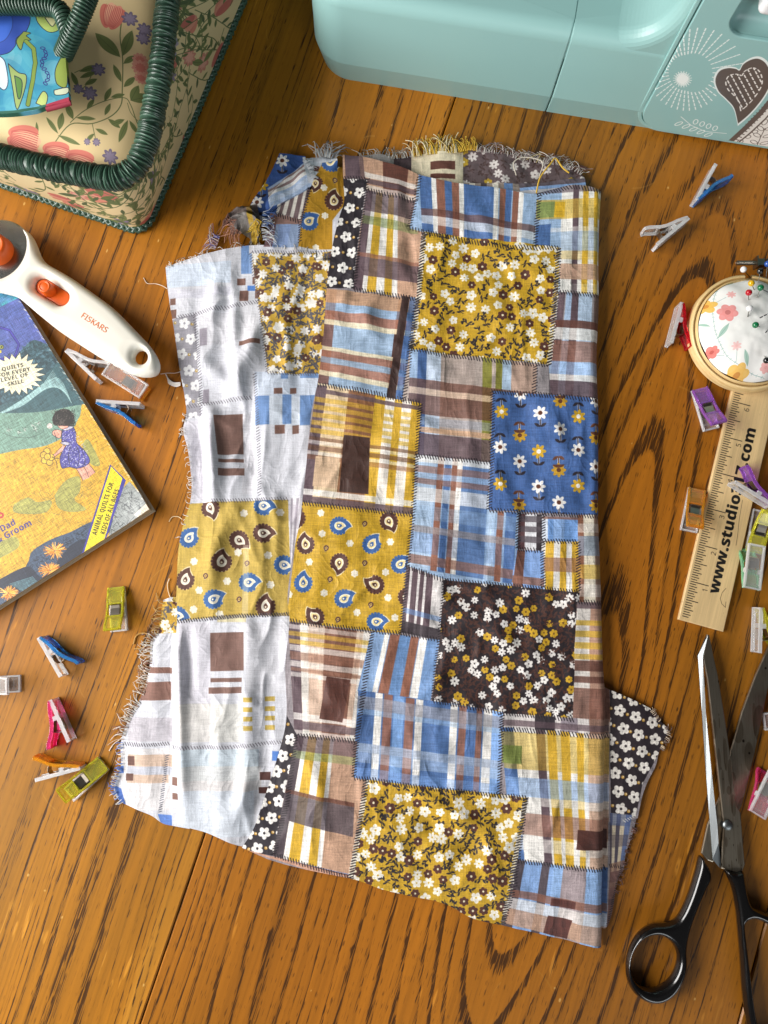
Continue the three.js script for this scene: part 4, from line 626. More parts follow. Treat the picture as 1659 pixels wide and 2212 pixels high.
  const Z = (x, y) => [1106 + x / 3, y / 3];
  // sunburst: centre (1105,510) in the zoomed survey, ring of dashed rays round (1140,460)
  const ray = (cx, cy, a, r0, r1) => { const n = Math.max(3, Math.round((r1 - r0) / 27)); for (let k = 0; k < n; k++) { const q0 = r0 + (r1 - r0) * k / n, q1 = q0 + (r1 - r0) / n * 0.6; pr.line([Z(cx + Math.cos(a) * q0, cy + Math.sin(a) * q0), Z(cx + Math.cos(a) * q1, cy + Math.sin(a) * q1)], '#dfe9e6', 1.9); } };
  for (let k = 0; k < 38; k++) { const a = k / 38 * Math.PI * 2, cx = 1130, cy = 470; const r0 = 118 + 55 * Math.max(0, Math.cos(a)) , r1 = a > Math.PI ? 285 + 120 * Math.max(0, Math.cos(a)) * 0.8 : 255; ray(cx, cy, a, r0, r1); }
  for (let k = 0; k < 40; k++) { const a = k / 40 * 6.283; pr.line([Z(1105, 512), Z(1105 + Math.cos(a) * (46 + (k % 2) * 14), 512 + Math.sin(a) * (42 + (k % 2) * 10))], '#e6eeeb', 1.2); }
  pr.at(...Z(1105, 512), 0, (k) => { k.fillStyle = '#e6eeeb'; k.beginPath(); k.arc(0, 0, 9, 0, 6.3); k.fill(); });
  // heart
  const heart = (f) => [[1465, 800], [1440, 700], [1390, 640], [1340, 590], [1318, 520], [1345, 460], [1400, 440], [1450, 445], [1475, 455], [1500, 415], [1550, 385], [1600, 380], [1645, 410], [1672, 470], [1672, 540], [1640, 610], [1590, 680], [1530, 745]].map(([x, y]) => Z(1490 + (x - 1490) * f, 590 + (y - 590) * f));
  const smoothPts = (l) => { const q = new THREE.SplineCurve(l.map(([a, b]) => new THREE.Vector2(a, b)).concat([new THREE.Vector2(...l[0])])); return q.getPoints(120).map((v) => [v.x, v.y]); };
  pr.poly(smoothPts(heart(1.07)), '#dfe9e6'); pr.poly(smoothPts(heart(1.0)), '#5b5450');
  const inH = smoothPts(heart(0.66).map(([a, b]) => [a + 3, b - 4]));
  for (let k = 0; k < 120; k += 6) pr.line(inH.slice(k, k + 4), '#e2e0da', 1.9);
  pr.clip(inH, () => { for (let i = 0; i < 9; i++) for (let j = 0; j < 14; j++) { const x = 1370 + i * 36 + j * 14, y = 470 + j * 26 - i * 12; pr.line([Z(x, y), Z(x + 8, y + 15)], '#e2e0da', 2); } });
  // leafy sprig
  pr.line([Z(1095, 755), Z(1160, 810), Z(1250, 850), Z(1390, 864)], '#dfe9e6', 1.3);
  for (let k = 0; k < 4; k++) pr.at(...Z(1190 + k * 42, 788 + k * 14), 1.4, (q) => { q.strokeStyle = '#dfe9e6'; q.lineWidth = 1.6; q.beginPath(); q.ellipse(0, 0, 6.4, 3.6, 0, 0, 6.3); q.stroke(); });
  for (let k = 0; k < 5; k++) pr.at(...Z(1080 + k * 48, 800 + k * 18), -0.9, (q) => { q.strokeStyle = '#dfe9e6'; q.lineWidth = 1.6; q.beginPath(); q.ellipse(0, 0, 7, 3.4, 0, 0, 6.3); q.stroke(); });
  // corner swirl: white field, brown ladder border, leafy twig and rings
  pr.poly([Z(1380, 930), Z(1500, 820), Z(1600, 720), Z(1800, 470), Z(1900, 1000), Z(1500, 1000)], '#5d5652');
  pr.poly([Z(1420, 930), Z(1520, 842), Z(1620, 745), Z(1820, 500), Z(1900, 1000), Z(1500, 1000)], '#dcdbd5');
  pr.poly([Z(1445, 935), Z(1540, 858), Z(1640, 765), Z(1840, 530), Z(1900, 1000), Z(1500, 1000)], '#5d5652');
  pr.poly([Z(1452, 940), Z(1545, 866), Z(1646, 772), Z(1850, 540), Z(1900, 1000), Z(1500, 1000)], '#e3e2dc');
  for (let k = 0; k < 24; k++) { const t = k / 24, q0 = [lerp(1395, 1810, t), lerp(932, 490, t)]; pr.line([Z(q0[0], q0[1]), Z(q0[0] + 40, q0[1] + 12)], '#5d5652', 2.2); }
  for (const [x, y] of [[1480, 915], [1530, 885], [1575, 852]]) pr.at(...Z(x, y), 0, (q) => { q.strokeStyle = '#5d5652'; q.lineWidth = 1.3; q.beginPath(); q.arc(0, 0, 4.4, 0, 6.3); q.stroke(); });
  pr.line([Z(1585, 950), Z(1610, 890), Z(1640, 830)], '#5d5652', 1.3);
  for (const [x, y, r] of [[1578, 925, 3.6], [1620, 930, 5.6], [1598, 880, 3.6], [1640, 885, 5.5], [1618, 838, 3.8], [1655, 835, 5.4], [1632, 800, 4.6]]) pr.at(...Z(x, y), r, (q) => { q.strokeStyle = '#5d5652'; q.lineWidth = 1.2; q.beginPath(); q.ellipse(4, 0, 7.4, 3.8, 0, 0, 6.3); q.stroke(); });
  const ps = new THREE.Shape(win(0).getPoints(16));
  const hole = new THREE.Path(); const r = 0.013; hole.moveTo(lx + r, ly0); hole.lineTo(lx + lw - r, ly0); hole.absarc(lx + lw - r, ly0 + r, r, -Math.PI / 2, 0); hole.lineTo(lx + lw, ly0 + lh); hole.lineTo(lx, ly0 + lh); hole.lineTo(lx, ly0 + r); hole.absarc(lx + r, ly0 + r, r, Math.PI, Math.PI * 1.5);
  ps.holes.push(hole);
  const pg = new THREE.ExtrudeGeometry(ps, { depth: 0.0016, bevelEnabled: true, bevelThickness: 0.0006, bevelSize: 0.0006, bevelOffset: -0.0006, bevelSegments: 2, curveSegments: 14 }); pg.translate(0, 0, -0.0012);
  const pp = pg.attributes.position, uv = new Float32Array(pp.count * 2); for (let i = 0; i < pp.count; i++) { uv[2 * i] = (pp.getX(i) - ox) * SC / PW; uv[2 * i + 1] = (pp.getY(i) - oy) * SC / PH; } pg.setAttribute('uv', new THREE.BufferAttribute(uv, 2));
  const plate = part(M, 'printed_panel', pg, phys({ map: tex(pr.c), roughness: 0.35, clearcoat: 0.4, clearcoatRoughness: 0.2 }), 'front plate with a dashed sunburst, a grey heart and leafy sprigs');
  // the white lever in its recess
  const lev = new RoundedBoxGeometry(0.044, 0.03, 0.012, 4, 0.004); lev.translate(lx + 0.033, ly0 + 0.0325, -0.004);
  part(plate, 'reverse_lever', lev, phys({ color: '#d9dadb', roughness: 0.4 }), 'white lever');
}
// ---------------------------------------------------------------- the flower-print sewing basket
console.log('basket');
{
  const K2 = thing('sewing_basket', 'floral cream fabric sewing basket with dark green wrapped rim and braided foot', 'basket');
  const HT = 0.084;
  const green = phys({ color: '#2f4a3b', roughness: 0.34, clearcoat: 0.3, clearcoatRoughness: 0.3 });
  const green2 = phys({ color: '#3b5a49', roughness: 0.4, clearcoat: 0.2, clearcoatRoughness: 0.35 });
  // plan outlines, carried on beyond the picture
  const foot = [spot(-330, 285), spot(315, 508), spot(530, 0), spot(690, -380)], rimLine = [spot(-330, 262, HT), spot(-80, 318, HT), spot(100, 361, HT), spot(200, 380, HT), spot(256, 384, HT), spot(292, 362, HT), spot(315, 315, HT), spot(328, 260, HT), spot(347, 150, HT), spot(363, 0, HT), spot(380, -140, HT), spot(398, -300, HT)];
  const curve = new THREE.CatmullRomCurve3(rimLine, false, 'centripetal');
  // prints
  function vines(w, h, seed, n, mm) {   // rambling vines with leaves, tulips, asters and bellflowers
    const cv = canvas(w, h), x = cv.getContext('2d'), R = rng(seed); x.fillStyle = '#d3bf92'; x.fillRect(0, 0, w, h);
    const leafc = ['#5f6b3f', '#6f7a4a', '#4f5d3c'], u = mm;
    const leafy = (px, py, a, s) => { x.save(); x.translate(px, py); x.rotate(a); leafShape(x, 9 * s * u, 3.2 * s * u, leafc[Math.floor(R() * 3)]); x.strokeStyle = 'rgba(60,70,40,.6)'; x.lineWidth = 0.3 * u; x.beginPath(); x.moveTo(0, 0); x.lineTo(8 * s * u, 0); x.stroke(); x.restore(); };
    const bloom = (px, py, kind, s) => { x.save(); x.translate(px, py); x.rotate(R() * 6.3); s *= u;
      if (kind === 0) { x.scale(s, s); for (let k = 0; k < 3; k++) { x.fillStyle = ['#c87f6a', '#d79a80', '#b9685c'][k]; x.beginPath(); x.ellipse((k - 1) * 3, 0, 3.6, 8, (k - 1) * 0.35, 0, 6.3); x.fill(); } x.strokeStyle = '#a8505066'; x.lineWidth = 0.5; for (let k = -3; k < 4; k++) { x.beginPath(); x.moveTo(k * 0.6, 8); x.lineTo(k * 1.4, -8); x.stroke(); } }
      else if (kind === 1) { x.scale(s, s); for (let q = 0; q < 4; q++) { x.save(); x.translate((R() - 0.5) * 12, (R() - 0.5) * 12); blossom(x, 6, 5, ['#81798f', '#766a84', '#948ca2'][q % 3], '#b9a45a', 0.18); x.restore(); } }
      else if (kind === 2) { x.scale(s, s); blossom(x, 9, 6, '#c08070', '#9c6a3c', 0.3); petals(x, 9, 4, 0.5, '#d09a88'); }
      else { x.scale(s, s); blossom(x, 7, 5, '#7d7088', '#5d5434', 0.25); }
      x.restore(); };
    for (let k = 0; k < n; k++) {
      let px = R() * w, py = R() * h, a = R() * 6.3, bend = (R() - 0.5) * 0.25; const len = 26 + R() * 30;
      x.strokeStyle = '#5d6840'; x.lineWidth = 0.7 * u; x.beginPath(); x.moveTo(px, py); const lv = [];
      for (let i = 0; i < len; i++) { a += bend * 0.35 + (R() - 0.5) * 0.22; px += Math.cos(a) * 2 * u; py += Math.sin(a) * 2 * u; x.lineTo(px, py); if (i % 4 === 2) lv.push([px, py, a + (R() < 0.5 ? 0.9 : -0.9), 0.6 + R() * 0.5]); if (R() < 0.03) bend = (R() - 0.5) * 0.4; }
      x.stroke(); for (const l of lv) leafy(...l); bloom(px, py, Math.floor(R() * 4), 0.8 + R() * 0.5);
      if (R() < 0.6) { leafy(px, py, a + 2, 1.6); leafy(px, py, a - 2, 1.5); }
    }
    return cv;
  }
  // sides: skirt from foot to just under the rim
  {
    const n = 90, m = 8, pos = [], uv = [], idx = [];
    const lo = (() => { const pts = [], a = foot[0], b = foot[1], c = foot[2], e = foot[3], r = 0.010; const ab = b.clone().sub(a).normalize(), bc = c.clone().sub(b).normalize(); pts.push(a, b.clone().addScaledVector(ab, -r), b.clone().addScaledVector(ab, -r * 0.3).addScaledVector(bc, r * 0.3), b.clone().addScaledVector(bc, r), c, e); return pts; })();
    const lc = new THREE.CatmullRomCurve3(lo, false, 'catmullrom', 0.02);
    // pair both lines by corner: first half front, second half right side
    const pick = (cv, t, tc) => cv.getPointAt(t < 0.5 ? t * 2 * tc : tc + (t - 0.5) * 2 * (1 - tc));
    const lenA = foot[0].distanceTo(foot[1]), tcl = lenA / lc.getLength();
    let best = 0, bd = 1; for (let k = 0; k <= 400; k++) { const p = curve.getPointAt(k / 400), q = spot(292, 362, HT); const d = p.distanceTo(q); if (d < bd) { bd = d; best = k / 400; } }
    let run = 0, prev = null;
    for (let i = 0; i <= n; i++) {
      const t = i / n, a = pick(lc, t, tcl), b = pick(curve, t, best); if (prev) run += a.distanceTo(prev); prev = a;
      const tg = pick(curve, Math.min(1, t + 0.01), best).sub(pick(curve, Math.max(0, t - 0.01), best)).normalize(), inn = new THREE.Vector3(-tg.z, 0, tg.x).multiplyScalar(-1);
      for (let j = 0; j <= m; j++) { const s = j / m, bul = Math.sin(Math.PI * s) * 0.002; const p = a.clone().lerp(new THREE.Vector3(b.x + inn.x * -0.0, HT - 0.004, b.z + inn.z * 0.0), s); pos.push(p.x - inn.x * bul, lerp(0.004, HT - 0.003, s), p.z - inn.z * bul); uv.push(run / 0.30, s * 0.075 / 0.15); }
    }
    for (let i = 0; i < n; i++) for (let j = 0; j < m; j++) { const a = i * (m + 1) + j; idx.push(a, a + m + 1, a + 1, a + 1, a + m + 1, a + m + 2); }
    const g = new THREE.BufferGeometry(); g.setAttribute('position', new THREE.Float32BufferAttribute(pos, 3)); g.setAttribute('uv', new THREE.Float32BufferAttribute(uv, 2)); g.setIndex(idx); g.computeVertexNormals();
    const t = tex(vines(1200, 600, 6, 84, 5.0)); t.wrapS = t.wrapT = THREE.RepeatWrapping;
    part(K2, 'fabric_side', g, std({ map: t, roughness: 0.8, side: THREE.DoubleSide }), 'cream cloth side printed with vines and flowers');
    // braided foot: three strands round each other
    const path = new THREE.CatmullRomCurve3(lo.map((p) => p.clone().setY(0.0034)), false, 'catmullrom', 0.02), L = path.getLength(), N = Math.round(L / 0.0016);
    for (let q = 0; q < 3; q++) {
      const pts = []; for (let i = 0; i <= N; i++) { const u = i / N, p = path.getPointAt(u), tg = path.getTangentAt(u), o = new THREE.Vector3(-tg.z, 0, tg.x), ph = u * L / 0.0125 * 6.283 + q * 2.094; pts.push(p.addScaledVector(o, Math.sin(ph) * 0.0021).setY(0.0034 + Math.cos(ph * 2) * 0.0011)); }
      part(K2, 'braid_strand', new THREE.TubeGeometry(new THREE.CatmullRomCurve3(pts), N, 0.0016, 6), green);
    }
  }
  // wrapped rim: a core and one cord turn after another
  {
    const core = new THREE.TubeGeometry(curve, 160, 0.0064, 12); const rimCore = part(K2, 'rim', core, green);
    const L = curve.getLength(), step = 0.00165, N = Math.floor(L / step), R = rng(9);
    const shapes = [0.0063, 0.0065, 0.0066, 0.0064, 0.0067].map((r, i) => { const g = new THREE.TorusGeometry(r, 0.00088 + 0.00008 * (i % 3), 6, 18), P = g.attributes.position, Rn = rng(i + 40); for (let q = 0; q < P.count; q++) P.setZ(q, P.getZ(q) + 0.0009 * Math.sin(Math.atan2(P.getY(q), P.getX(q)) + i) ); g.computeVertexNormals(); return g; });
    for (let i = 0; i < N; i++) {
      const t = (i + 0.5) / N, p = curve.getPointAt(t), tg = curve.getTangentAt(t); if (p.x < -0.27 || p.z < -0.47) continue;
      const m = part(rimCore, 'rim_wrap', shapes[Math.floor(R() * 5)], R() < 0.3 ? green2 : green); m.position.copy(p); m.lookAt(p.clone().add(tg).add(new THREE.Vector3((R() - 0.5) * 0.2, 0.2 + (R() - 0.5) * 0.22, (R() - 0.5) * 0.22)));
    }
  }
  // padded lid inside the rim
  {
    const inset = (h, off) => rimLine.map((p, i) => { const a = rimLine[Math.max(0, i - 1)], b = rimLine[Math.min(rimLine.length - 1, i + 1)], tg = b.clone().sub(a).normalize(); return new THREE.Vector3(p.x + tg.z * off, h, p.z - tg.x * off); });
    const far = spot(-330, -300, HT), out = inset(HT, 0.001), lc = new THREE.CatmullRomCurve3(out, false, 'centripetal'), n = 100, m = 26, pos = [], uv = [], idx = [];
    const W = 1300, Hh = 1300, x0 = spot(-60, -40, HT).x, z0 = spot(-60, -40, HT).z, S = 8600;
    for (let i = 0; i <= n; i++) for (let j = 0; j <= m; j++) {
      const p = lc.getPointAt(i / n), s = j / m, q = p.clone().lerp(far, s * s), d = p.distanceTo(q), y = HT - 0.006 + 0.011 * (1 - Math.exp(-d / 0.012)) + 0.012 * smooth(0, 0.12, d);
      pos.push(q.x, y - 0.004, q.z); uv.push((q.x - x0) * S / W, 1 - (q.z - z0) * S / Hh);
    }
    for (let i = 0; i < n; i++) for (let j = 0; j < m; j++) { const a = i * (m + 1) + j; idx.push(a, a + 1, a + m + 1, a + 1, a + m + 2, a + m + 1); }
    const g = new THREE.BufferGeometry(); g.setAttribute('position', new THREE.Float32BufferAttribute(pos, 3)); g.setAttribute('uv', new THREE.Float32BufferAttribute(uv, 2)); g.setIndex(idx); g.computeVertexNormals();
    const pr = new Print(W, Hh, (a, b) => { const p = spot(a, b, HT + 0.012); return [(p.x - x0) * S, (p.z - z0) * S]; }, 2.4), c = pr.x;
    c.drawImage(vines(W, Hh, 23, 5, 5.4), 0, 0);
    c.fillStyle = '#cfb888'; c.fillRect(0, 0, W, Hh);
    const Q = (x, y) => [x / 3, y / 3], gr = '#626b40', R = rng(3);
    const vine = (l, w = 2) => { const s = new THREE.SplineCurve(l.map(([a, b]) => new THREE.Vector2(...Q(a, b)))).getPoints(40).map((v) => [v.x, v.y]); pr.line(s, gr, w); };
    const lf = (x, y, a, l = 20, w = 8, col = '#68713f') => pr.at(...Q(x, y), a, (k) => { leafShape(k, l, w, col); k.strokeStyle = '#4d5634'; k.lineWidth = 0.8; k.beginPath(); k.moveTo(0, 0); k.lineTo(l * 0.9, 0); k.stroke(); });
    vine([[300, 850], [420, 750], [560, 740], [680, 680], [740, 600], [750, 500], [755, 300], [740, 150], [760, 0]], 2.2); vine([[420, 740], [520, 660], [640, 590], [760, 550], [800, 590], [830, 680], [860, 760]], 1.8); vine([[470, 560], [530, 500], [560, 440]], 1.5); vine([[460, 430], [520, 400], [590, 410]], 1.5); vine([[560, 740], [570, 800], [580, 850]], 1.5); vine([[780, 580], [800, 640], [850, 690]], 1.3);
    for (const [x, y, a, l, w] of [[740, 290, -2.4, 52, 20], [755, 280, -1.3, 48, 16], [760, 330, -0.8, 24, 9], [745, 450, -2, 30, 9], [760, 480, -0.9, 26, 9], [800, 560, -0.5, 34, 15], [800, 560, -1.2, 30, 12], [640, 590, -1.2, 26, 8], [680, 560, -0.4, 22, 7], [640, 680, -1.2, 22, 7], [660, 700, 0.6, 22, 8], [780, 690, 1.9, 40, 9], [760, 690, 2.6, 22, 8], [790, 690, 1, 22, 7], [530, 650, -1, 20, 7], [440, 720, -2, 26, 10], [460, 710, 0, 30, 7], [340, 780, -1.3, 26, 11], [330, 800, -2.2, 30, 7], [330, 810, 0.4, 38, 7], [580, 770, 0.4, 20, 7], [570, 800, 2.4, 18, 6], [600, 400, 2.6, 30, 8], [490, 420, -0.5, 30, 9], [480, 520, -2, 26, 8], [520, 500, -0.6, 22, 8], [760, 940, 0.2, 14, 6], [590, 1060, -0.2, 18, 7], [240, 960, 2.6, 40, 10], [60, 900, 0.6, 40, 9], [190, 800, -1.6, 18, 5]]) lf(x, y, a, l * 1.35, w * 1.35);
    const tul = (x, y, a, s) => pr.at(...Q(x, y), a, (k) => { k.scale(s, s); for (const [dx, dy, r, col] of [[0, 0, 0, '#d98f74'], [-9, 3, -0.3, '#c9705f'], [9, 3, 0.3, '#c9705f'], [-3, -2, -0.1, '#e0a888'], [5, -1, 0.15, '#d88a74']]) { k.fillStyle = col; k.beginPath(); k.ellipse(dx, dy, 8, 20, r, 0, 6.3); k.fill(); } k.strokeStyle = '#b5504a'; k.lineWidth = 0.9; for (let i = -5; i < 6; i++) { k.beginPath(); k.moveTo(i * 1.2, 18); k.quadraticCurveTo(i * 3, 0, i * 2.4, -17); k.stroke(); } });
    tul(90, 830, 1.9, 1.7); tul(300, 920, 1.9, 1.5); tul(450, 975, 2.0, 1.6); tul(690, 30, 0.2, 1.4);
    for (const [x, y, s] of [[860, 285, 16], [865, 400, 14], [862, 335, 18]]) pr.at(...Q(x, y), x, (k) => { blossom(k, 11, s, '#c48673', '#9a7a45', 0.26); petals(k, 11, s * 0.6, 0.5, '#b86a5c'); });
    for (const [x, y, s] of [[605, 390, 12], [550, 550, 13], [480, 530, 9], [660, 930, 13], [840, 950, 15], [870, 860, 12], [820, 990, 12], [800, 30, 14], [890, 80, 13], [880, 140, 12], [580, 850, 7], [520, 850, 6], [985, 230, 10]]) pr.at(...Q(x, y), y, (k) => { blossom(k, 8, s * 1.25, '#6d6176', '#5b543c', 0.24); petals(k, 8, s * 0.85, 0.5, '#877a8e'); });
    part(K2, 'padded_lid', g, std({ map: tex(pr.c), roughness: 0.75, side: THREE.DoubleSide }), 'cream cushioned lid printed with tulips and vines');
  }
  // wrapped loop handle
  {
    const path = new THREE.CatmullRomCurve3([spot(136, 118, HT + 0.019), spot(152, 84, HT + 0.028), spot(172, 40, HT + 0.034), spot(190, -6, HT + 0.034), spot(210, -80, HT + 0.024)], false, 'centripetal');
    const hA = part(K2, 'handle', new THREE.TubeGeometry(path, 40, 0.0048, 8), green, 'dark green corded loop');
    const path2 = new THREE.CatmullRomCurve3([spot(-60, 14, HT + 0.03), spot(10, 10, HT + 0.031), spot(70, 12, HT + 0.031), spot(128, 22, HT + 0.03), spot(150, 70, HT + 0.026)], false, 'centripetal');
    const hB = part(K2, 'handle', new THREE.TubeGeometry(path2, 40, 0.0042, 8), green);
    const tg = new THREE.TorusGeometry(0.0048, 0.0009, 5, 12);
    for (const [p, own] of [[path, hA], [path2, hB]]) { const n = Math.floor(p.getLength() / 0.0018); for (let i = 0; i < n; i++) { const q = p.getPointAt((i + 0.5) / n), t = p.getTangentAt((i + 0.5) / n), m = part(own, 'handle_wrap', tg, green); m.position.copy(q); m.lookAt(q.clone().add(t).add(new THREE.Vector3(0.1, 0.2, 0.1))); } }
  }
  // bright blue quilted scrap hanging over the lid
  {
    const h = HT + 0.020, W = 640, Hh = 900;
    const o = thing('fabric_pouch', 'bright blue and turquoise quilted scrap with green leaves lying on the basket lid', 'fabric');
    const p0 = spot(-70, 12, h), S = 8200, pr = new Print(W, Hh, (a, b) => { const p = spot(a, b, h); return [(p.x - p0.x) * S, (p.z - p0.z) * S]; }, 2.5), Q = (x, y) => [x / 3, y / 3];
    const c = pr.x; c.fillStyle = '#358fab'; c.fillRect(0, 0, W, Hh);
    const R = rng(4); for (let k = 0; k < 160; k++) { c.fillStyle = ['#3f9db0', '#2c7fa6', '#5aaab8', '#7fb5c4'][k % 4]; c.globalAlpha = 0.35; c.beginPath(); c.ellipse(R() * W, R() * Hh, 20 + R() * 40, 30 + R() * 60, R() * 3, 0, 6.3); c.fill(); } c.globalAlpha = 1;
    const blob = (l, col, edge = '#1d2b3c') => { const s = new THREE.SplineCurve(l.concat([l[0]]).map(([a, b]) => new THREE.Vector2(...Q(a, b)))).getPoints(60).map((v) => [v.x, v.y]); pr.poly(s, col); pr.line(s, edge, 1.5); };
    blob([[-200, 20], [60, 40], [200, 110], [190, 220], [130, 280], [120, 340], [40, 390], [-200, 380]], '#27479c'); blob([[-100, 60], [60, 90], [100, 200], [40, 300], [-100, 280]], '#2f5bb8', '#1f3474');
    blob([[10, 390], [60, 440], [70, 560], [30, 600], [-60, 480]], '#c3d2e0');
    blob([[170, 230], [215, 240], [190, 260], [220, 290], [180, 300], [160, 360], [130, 300]], '#7d8f3c'); pr.line([[190, 300], [240, 350], [250, 440], [230, 540], [190, 690]].map((q) => Q(...q)), '#2c3c20', 8.5); pr.line([[190, 300], [240, 350], [250, 440], [230, 540], [190, 690]].map((q) => Q(...q)), '#7d9440', 6.5);
    blob([[80, 450], [140, 500], [190, 520], [170, 620], [120, 720], [100, 600]], '#93a862'); blob([[115, 520], [160, 550], [150, 640], [130, 650]], '#55803a'); blob([[240, 100], [380, 100], [395, 200], [330, 230], [260, 170]], '#a3b862'); blob([[300, 130], [370, 130], [350, 190]], '#d8d8a0'); blob([[405, 390], [440, 400], [440, 570], [380, 560], [370, 480]], '#8a9c44'); blob([[240, 680], [290, 610], [320, 640], [300, 700]], '#a9b96a'); blob([[360, 600], [450, 580], [440, 620], [370, 630]], '#c9d2b4');
    for (let k = 0; k < 11; k++) pr.at(...Q(295 + Math.sin(k) * 16 + k * 2, 340 + k * 22), k, (q) => { q.strokeStyle = '#2c2f78'; q.lineWidth = 1.6; q.beginPath(); q.ellipse(0, 0, 4, 2.4, 0, 0, 6.3); q.stroke(); });
    pr.poly([Q(300, 695), Q(455, 640), Q(460, 680), Q(310, 720)], '#a83248'); pr.line([[-100, 745], [100, 735], [300, 700]].map((q) => Q(...q)), '#1f5a48', 5);
    const edge = (l) => spots(l.map(([a, b]) => Q(a, b)), h), uvf = (x, z) => [(x - p0.x) * S / W, 1 - (z - p0.z) * S / Hh];
    const g = sheet(edge([[-200, 60], [100, 62], [250, 80], [400, 90]]), edge([[-200, 745], [40, 745], [200, 728], [320, 700], [455, 668]]), edge([[-200, 60], [-200, 400], [-200, 745]]), edge([[400, 90], [420, 260], [440, 460], [455, 668]]), 40, 44, (u, v, x, z) => h + 0.0015 + 0.003 * Math.sin(Math.PI * u) * Math.sin(Math.PI * v) + (noise(x * 120, z * 90, 81) - 0.5) * 0.0016, uvf, 0.0035);
    part(o, 'quilted_scrap', g, std({ map: tex(pr.c), roughness: 0.7 }));
    const rib = tube(edge([[300, 708], [380, 688], [458, 664]]), 0.0016, 20, 6); part(o, 'red_binding', rib, std({ color: '#9c2f44', roughness: 0.7 }));
  }
}
// ---------------------------------------------------------------- book
console.log('small things');
{
  const T = 0.0095, C = spot(325, 1101, T), up = spot(35, 636, T).sub(C).setY(0).normalize(), lf = new THREE.Vector3(up.z, 0, -up.x);
  if (lf.x > 0) lf.multiplyScalar(-1);
  const bk = thing('quilt_book', 'softcover quilting book with a girl in a purple dress on its yellow and green cover', 'book');
  const W = 0.214, H = 0.278, S = 5400, cw = Math.round(W * S), ch = Math.round(H * S);
  const map = (a, b) => { const p = spot(a, b, T).sub(C).setY(0); return [cw - p.dot(lf) * S, ch - p.dot(up) * S]; };
  const pr = new Print(cw, ch, map, 1.68), c = pr.x, R = rng(12);
  const Y = (x, y) => [x / 3, 553 + y / 3], X = (x, y) => [x * 0.2018, 637.3 + y * 0.2018], V = (x, y) => [x * 0.2018, 1015.3 + y * 0.2018];   // survey frames
  const curvy = (l, n = 50) => new THREE.SplineCurve(l.map(([a, b]) => new THREE.Vector2(a, b))).getPoints(n).map((v) => [v.x, v.y]);
  c.fillStyle = '#4c5a92'; c.fillRect(0, 0, cw, ch);
  pr.poly([Y(-400, -300), Y(200, -300), Y(120, 270), Y(0, 330), Y(-400, 400)], '#3f9ea6');
  for (let k = 0; k < 500; k++) { const x = -60 + R() * 200, y = 640 + R() * 180; pr.at(x, y, R() * 3, (q) => { q.globalAlpha = 0.12; q.fillStyle = R() < 0.5 ? '#5f6aa8' : '#3f4a86'; q.beginPath(); q.ellipse(0, 0, 10 + R() * 14, 5 + R() * 8, 0, 0, 6.3); q.fill(); }); }
  // dark hills with stippled trees
  const hill = curvy([[-120, 850], [-20, 800], [30, 772], [60, 742], [80, 735], [130, 760], [200, 800], [260, 900], [260, 960], [-120, 960]]); pr.poly(hill, '#2f4a52');
  for (let k = 0; k < 900; k++) { const x = -40 + R() * 200, y = 735 + R() * 150; if (y < 738 + Math.max(0, 60 - x) * 0.6) continue; pr.at(x, y, R() * 6, (q) => { q.globalAlpha = 0.5; q.fillStyle = ['#22383f', '#4a6f7c', '#5f8796', '#1d2d33'][Math.floor(R() * 4)]; q.beginPath(); q.ellipse(0, 0, 2 + R() * 5, 1 + R() * 3, 0, 0, 6.3); q.fill(); }); }
  const field = [[20, 890], [60, 850], [110, 800], [140, 772], [175, 850], [182, 900], [100, 900]]; pr.poly(curvy([[-100, 890], [20, 870], [70, 840], [112, 795], [140, 775], [170, 830], [190, 880], [100, 895], [-100, 910]]), '#37565c');
  for (let k = 0; k < 26; k++) pr.line(curvy([[-10 + k * 2.2, 897 - k * 1.2], [60 + k * 2.4, 868 - k * 2.1], [114 + k * 1.6, 800 + k * 3.2 - k * 0.4]], 16), '#8fb0b0', 1.1);
  pr.poly(curvy([[-140, 900], [-20, 893], [80, 890], [170, 875], [200, 880], [220, 960], [120, 965], [40, 975], [-20, 990], [-140, 990]]), '#6f8f80');
  // golden meadow
  const mead = curvy([[-140, 1010], [-20, 985], [40, 972], [100, 962], [150, 935], [172, 900], [190, 880], [300, 1040], [330, 1120], [120, 1300], [-140, 1400]]);
  pr.poly(mead, '#c79a2e');
  pr.clip(mead, () => { for (let k = 0; k < 2600; k++) { const x = -60 + R() * 400, y = 880 + R() * 420; pr.at(x, y, -0.9 + R() * 0.8, (q) => { q.globalAlpha = 0.45; q.strokeStyle = ['#dcae3e', '#a9822a', '#e2bc58', '#97902e'][Math.floor(R() * 4)]; q.lineWidth = 1 + R(); q.beginPath(); q.moveTo(0, 0); q.quadraticCurveTo(3, -3, 6 + R() * 4, -1); q.stroke(); }); } });
  for (const l of [[[30, 1090], [60, 1075], [80, 1085], [110, 1082], [100, 1105], [60, 1110], [30, 1105]], [[118, 1070], [140, 1040], [170, 1030], [172, 1060], [160, 1080], [185, 1100], [150, 1105], [125, 1095]], [[178, 960], [190, 950], [210, 985], [215, 1005], [195, 1000]], [[-20, 1180], [30, 1160], [40, 1180], [10, 1200], [-20, 1210]]]) { c.globalAlpha = 0.8; pr.poly(curvy(l.concat([l[0]])), '#8d9455'); c.globalAlpha = 1; pr.line(curvy(l.concat([l[0]])), '#7f8a58', 0.9); }
  for (let k = 0; k < 26; k++) { const x = 60 + R() * 140, y = 1020 + R() * 120; pr.line(curvy([[x, y], [x + 8, y - 5 + R() * 8], [x + 16, y + R() * 8], [x + 22, y - 8 + R() * 8]], 14), '#6d6a3a', 0.7); }
